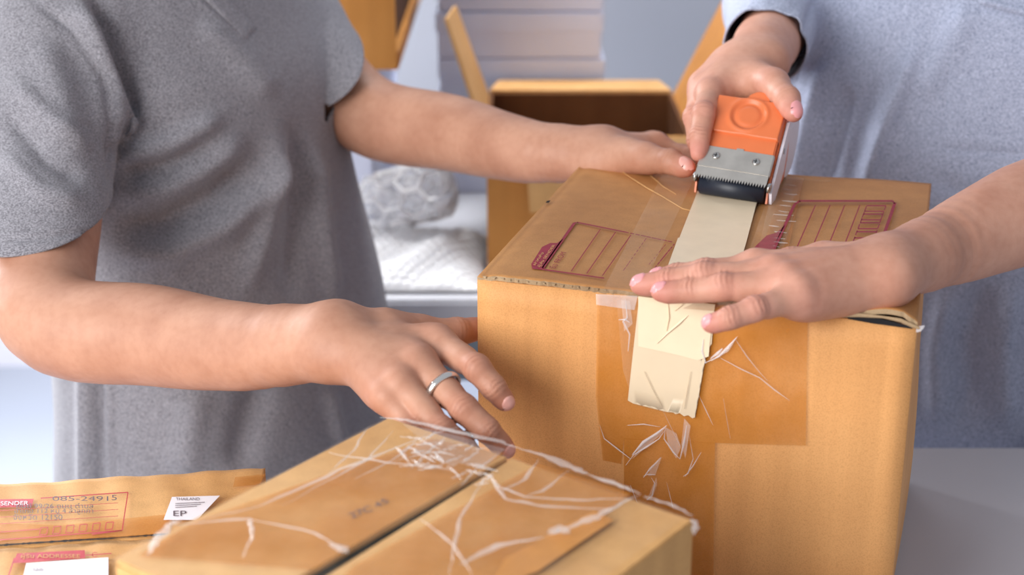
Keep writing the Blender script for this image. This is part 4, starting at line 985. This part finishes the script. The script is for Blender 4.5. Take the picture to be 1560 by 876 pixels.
def shirt(par, levels, ax, sleeves, necks, mat, lines, lo, hi, h=.0042, hemz=.62, k=.05):
    tf = torso_f(smooth_levels(levels), ax)
    def sleeve(sl, p):
        c = None
        for (a, b, ra, rb) in sl['seg']:
            e_ = cone(p, np.array(a), np.array(b), ra, rb); c = e_ if c is None else smin(c, e_, .02)
        return c
    for sl in sleeves: sl['e'] = np.array(sl['end'], np.float32); sl['n'] = np.array(Vector(sl['dir']).normalized(), np.float32)
    def f(p):
        d = tf(p)
        for sl in sleeves:
            along = (p-sl['e'])@sl['n']; c = np.maximum(sleeve(sl, p), along-h*2.6)
            kk = np.clip((-along-.02)/sl.get('len', .14), .06, 1)*k; d = smin(d, c, kk)
        return d
    V, F = nets(f, lo, hi, h); V = project(f, V, 1); N_ = normals(V, F)
    wob = .0012*np.sin(V[:, 2]*31+V[:, 0]*17)+.0010*np.sin(V[:, 0]*63+V[:, 2]*22+V[:, 1]*15); V = V+N_*wob[:, None]
    V = folds(V, N_, lines)
    me = npmesh('shirt', V, F)
    # open the sleeve ends with a clean cut
    for sl in sleeves:
        cen = np.zeros(len(me.polygons)*3); me.polygons.foreach_get('center', cen); cen = cen.reshape(-1, 3).astype(np.float32)
        al = (cen-sl['e'])@sl['n']; sel = np.nonzero((np.abs(al) < h*6) & (sleeve(sl, cen) < .012) & (tf(cen) > .0022))[0]
        bm = bmesh.new(); bm.from_mesh(me); bm.faces.ensure_lookup_table(); fs = [bm.faces[int(q)] for q in sel]
        g = list({v for f_ in fs for v in f_.verts})+list({e_ for f_ in fs for e_ in f_.edges})+fs
        bmesh.ops.bisect_plane(bm, geom=g, plane_co=Vector(sl['e']), plane_no=Vector(sl['n']), clear_outer=True); bm.to_mesh(me); bm.free(); me.update()
    cut(me, necks+[((0, 0, hemz), (0, 0, -1), None)]); o = link('shirt', me, mat, par); m = o.modifiers.new('thickness', 'SOLIDIFY'); m.thickness = .0016; m.offset = -1; return o
mid1 = (shN+shF)/2; axv1 = (shF-shN); axv1.z = 0; axv1.normalize()
c = Vector((-.312, 1.50, 0))
lev1 = [(.55, -.305, 1.50, .205, .150), (.78, -.302, 1.50, .200, .152), (.90, -.300, 1.50, .190, .146), (1.02, -.312, 1.50, .182, .136), (1.04, -.314, 1.50, .180, .132), (1.12, -.320, 1.50, .176, .124), (1.16, -.316, 1.498, .178, .130), (1.20, -.325, 1.50, .172, .114), (1.26, -.330, 1.50, .158, .094), (1.32, -.332, 1.50, .115, .074), (1.37, -.33, 1.50, .075, .07), (1.40, -.33, 1.50, .06, .06)]
se = P(70, 328, 1.30); se2 = P(479, 93, 1.595)
sl1 = [dict(seg=[(shN+ZU*.0, P(66, 210, 1.345), .060, .060), (P(66, 210, 1.345), P(64, 430, 1.275), .060, .0565)], end=se, dir=Vector((.085, .08, -1)), rad=.13),
       dict(seg=[(shF, P(440, 38, 1.60), .054, .053), (P(440, 38, 1.60), P(536, 158, 1.56), .051, .0465)], end=se2, dir=P(552, 168, 1.655)-P(470, 80, 1.60), rad=.10)]
lines1 = [([(45, -5), (110, 45), (148, 120), (163, 200), (172, 290), (166, 330)], 5, -.0030), ([(112, 0), (135, 50), (158, 110), (172, 170), (188, 215)], 20, .010), ([(140, -10), (165, 50), (180, 110), (200, 180)], 14, -.008),
          ([(170, 240), (190, 200), (205, 150)], 9, -.006), ([(172, 225), (185, 205), (194, 160)], 9, .006), ([(180, 240), (260, 220), (340, 175)], 16, .006), ([(185, 262), (250, 255), (330, 220)], 16, -.005),
          ([(175, 345), (250, 340), (330, 300), (380, 250)], 22, -.009), ([(180, 300), (250, 290), (330, 245), (370, 205)], 20, .006), ([(170, 385), (260, 385), (340, 345), (400, 290), (430, 240)], 22, .009),
          ([(420, 200), (415, 280), (400, 360), (370, 450)], 18, .007), ([(450, 180), (455, 280), (450, 360), (440, 460)], 16, -.006), ([(480, 220), (485, 300), (495, 380), (510, 470)], 14, .006),
          ([(60, 60), (90, 140), (110, 220)], 25, .004), ([(20, 120), (80, 190), (140, 230)], 14, .004), ([(10, 170), (70, 240), (130, 275)], 14, -.004), ([(0, 230), (60, 290), (130, 310)], 14, .003),
          ([(152, 540), (152, 620), (153, 690), (153, 800)], 6, -.0050), ([(132, 540), (133, 640), (133, 800)], 13, .006), ([(166, 560), (167, 640), (168, 740)], 7, .002), ([(400, 580), (380, 640), (360, 720)], 25, -.006), ([(500, 590), (510, 640), (520, 680)], 10, .005), ([(300, 590), (290, 660), (280, 730)], 25, .004),
          ([(300, 30), (370, 90), (420, 150)], 22, .004), ([(0, 368), (70, 362), (160, 348)], 3, -.0012)]
s1 = shirt(p1, lev1, (axv1.x, axv1.y), sl1, [(Vector((-.318, 1.49, 1.345)), (face1*.25+ZU).normalized(), .12)], 'shirt_a', lines1, (-.64, 1.08, .56), (-.06, 1.84, 1.44), .0038, .60)
dg = bpy.context.evaluated_depsgraph_get(); bv1 = BVHTree.FromObject(s1, dg)
patch('placket', [(298, -14), (330, -22), (391, 42), (375, 61)], bv1, 'shirt_a', p1, 6, 24, .0035, 1.45)
patch('placket_trim', [(286, -6), (296, -12), (378, 62), (370, 66)], bv1, 'shirt_a', p1, 3, 24, .0012, 1.45)

# ---- person 2 (right)
sh2R, sh2L = P(1290, -320, 1.60), P(1770, -290, 1.52)
mid2 = (sh2R+sh2L)/2; face2 = Vector((-.12, -.99, 0)); hip2 = Vector((.50, 1.50, .86))
p2 = person('person', 'person in a light blue-grey pocket shirt at the right, holding the tape dispenser', Vector((.50, 1.50, 0)))
print('arm 2 right (tape gun)')
R3 = Arm([sh2R, P(1225, -90, 1.62), P(1192, 10, 1.56), P(1180, 45, 1.46), P(1160, 80, 1.375)], [.05, .045, .038, .0320, .0245],
    P(1150, 96, 1.345), P(1115, 110, 1.34)-P(1185, 100, 1.34), Vector((-.25, -.80, .55)), {
    'index': ([P(1082, 142, 1.302), P(1072, 172, 1.265), P(1066, 205, 1.255), P(1064, 234, 1.250)], Vector((-.75, -.6, .2))),
    'middle': ([P(1070, 138, 1.326), P(1058, 178, 1.30), P(1062, 215, 1.295), P(1068, 240, 1.292)], Vector((-.9, -.3, .2))),
    'ring': ([P(1070, 132, 1.350), P(1060, 175, 1.335), P(1066, 205, 1.332), P(1072, 232, 1.33)], Vector((-.9, -.2, .2))),
    'pinky': ([P(1080, 128, 1.372), P(1070, 165, 1.365), P(1074, 190, 1.362), P(1080, 212, 1.36)], Vector((-.9, -.2, .2))),
    'thumb': ([P(1150, 122, 1.315), P(1178, 128, 1.285), P(1199, 150, 1.258), P(1209, 172, 1.246)], Vector((.42, -.85, .3)))},
    pads=[(P(1118, 112, 1.335), P(1100, 130, 1.318), .018, .014), (P(1112, 105, 1.36), P(1098, 122, 1.35), .018, .015)])
print('arm 2 left (flat hand)')
def H4(x, y, h): return PZ(x, y, TOP+.003+h)
R4 = Arm([sh2L, P(1760, 60, 1.40), P(1700, 262, 1.19), P(1560, 325, 1.125), P(1465, 366, 1.09), P(1394, 396, 1.055)], [.05, .046, .042, .0375, .0295, .0210],
    H4(1352, 410, .020), H4(1330, 385, .02)-H4(1345, 440, .02), Vector((0.05, -.12, .99)), {
    'index': ([H4(1148, 412, .017), H4(1075, 415, .017), H4(1032, 420, .011), H4(1001, 424, .008)], None),
    'middle': ([H4(1176, 422, .019), H4(1072, 421, .018), H4(1018, 428, .012), H4(975, 434, .008)], None),
    'ring': ([H4(1196, 435, .018), H4(1102, 437, .016), H4(1052, 442, .011), H4(1006, 445, .0085)], None),
    'pinky': ([H4(1214, 452, .015), H4(1150, 470, .014), H4(1112, 484, .0095), H4(1082, 493, .004)], Vector((.0, -.45, .85))),
    'thumb': ([H4(1300, 408, .012), H4(1255, 398, .012), H4(1205, 400, .010), H4(1172, 402, .009)], Vector((0, .3, .9)))},
    pads=[(H4(1325, 436, .012), H4(1245, 450, .011), .0135, .010)])
rb, hd2, ax2 = rest_of_body(sh2L, sh2R, face2, hip2, 0)
body_mesh('body', [R3.mesh(.0012), R4.mesh(), rb], 'skin_b', p2)
R3.nails(p2, 'nail_b', ('thumb',)); R4.nails(p2, 'nail_b', ('middle', 'ring', 'pinky', 'index'))
dress(p2, sh2L, sh2R, face2, hip2, hd2, ax2, None)
ax2v = (sh2L-sh2R); ax2v.z = 0; ax2v.normalize()
lev2 = [(.55, .50, 1.50, .245, .165), (.82, .50, 1.50, .240, .165), (.95, .495, 1.50, .232, .155), (1.12, .49, 1.52, .228, .145), (1.25, .49, 1.54, .222, .142), (1.36, .49, 1.57, .21, .13), (1.43, .49, 1.60, .17, .10), (1.49, .49, 1.61, .10, .075), (1.52, .49, 1.62, .08, .06)]
sl2 = [dict(seg=[(sh2R, P(1235, -110, 1.63), .066, .066), (P(1235, -110, 1.63), P(1186, 8, 1.55), .066, .052), (P(1186, 8, 1.55), P(1154, 104, 1.34), .050, .0345)], end=P(1166, 72, 1.41), dir=P(1152, 100, 1.34)-P(1176, 44, 1.46), rad=.10),
       dict(seg=[(sh2L, P(1765, 60, 1.41), .064, .062), (P(1765, 60, 1.41), P(1700, 250, 1.22), .062, .060)], end=P(1740, 130, 1.34), dir=P(1700, 250, 1.20)-P(1765, 60, 1.40), rad=.12)]
lines2 = [([(1262, 90), (1235, 180), (1212, 290)], 12, .007), ([(1290, 130), (1270, 210), (1250, 290)], 16, -.006), ([(1400, 60), (1370, 140), (1340, 220), (1315, 300)], 15, .007), ([(1340, 120), (1310, 200), (1290, 300)], 16, -.003), ([(1480, 0), (1440, 80), (1400, 150)], 22, .004),
          ([(1440, 225), (1500, 230), (1570, 232)], 3, -.0015), ([(1500, 430), (1470, 520), (1480, 640)], 22, -.006), ([(1440, 440), (1425, 540), (1430, 650)], 18, .005), ([(1540, 430), (1530, 540), (1535, 660)], 20, .005), ([(1240, -5), (1225, 60), (1205, 140)], 6, -.004),
          ([(1130, 30), (1160, 20), (1200, 30)], 9, .004), ([(1140, 12), (1180, 2), (1220, 18)], 8, -.004), ([(1420, 270), (1480, 300), (1540, 290)], 14, -.003)]
s2 = shirt(p2, lev2, (ax2v.x, ax2v.y), sl2, [(Vector((.49, 1.59, 1.485)), (face2*.5+ZU).normalized(), .10)], 'shirt_b', lines2, (.08, 1.0, .60), (1.0, 1.90, 1.58), .0045, .66)
dg = bpy.context.evaluated_depsgraph_get(); bv2 = BVHTree.FromObject(s2, dg)
patch('pocket', [(1452, 10), (1610, 30), (1560+40, 236), (1436, 224)], bv2, 'shirt_b', p2, 20, 24, .0016, 1.4)
patch('pocket_hem', [(1488, -6), (1620, 24), (1620, 12+30), (1492, 6)], bv2, 'shirt_b', p2, 16, 3, .004, 1.4)
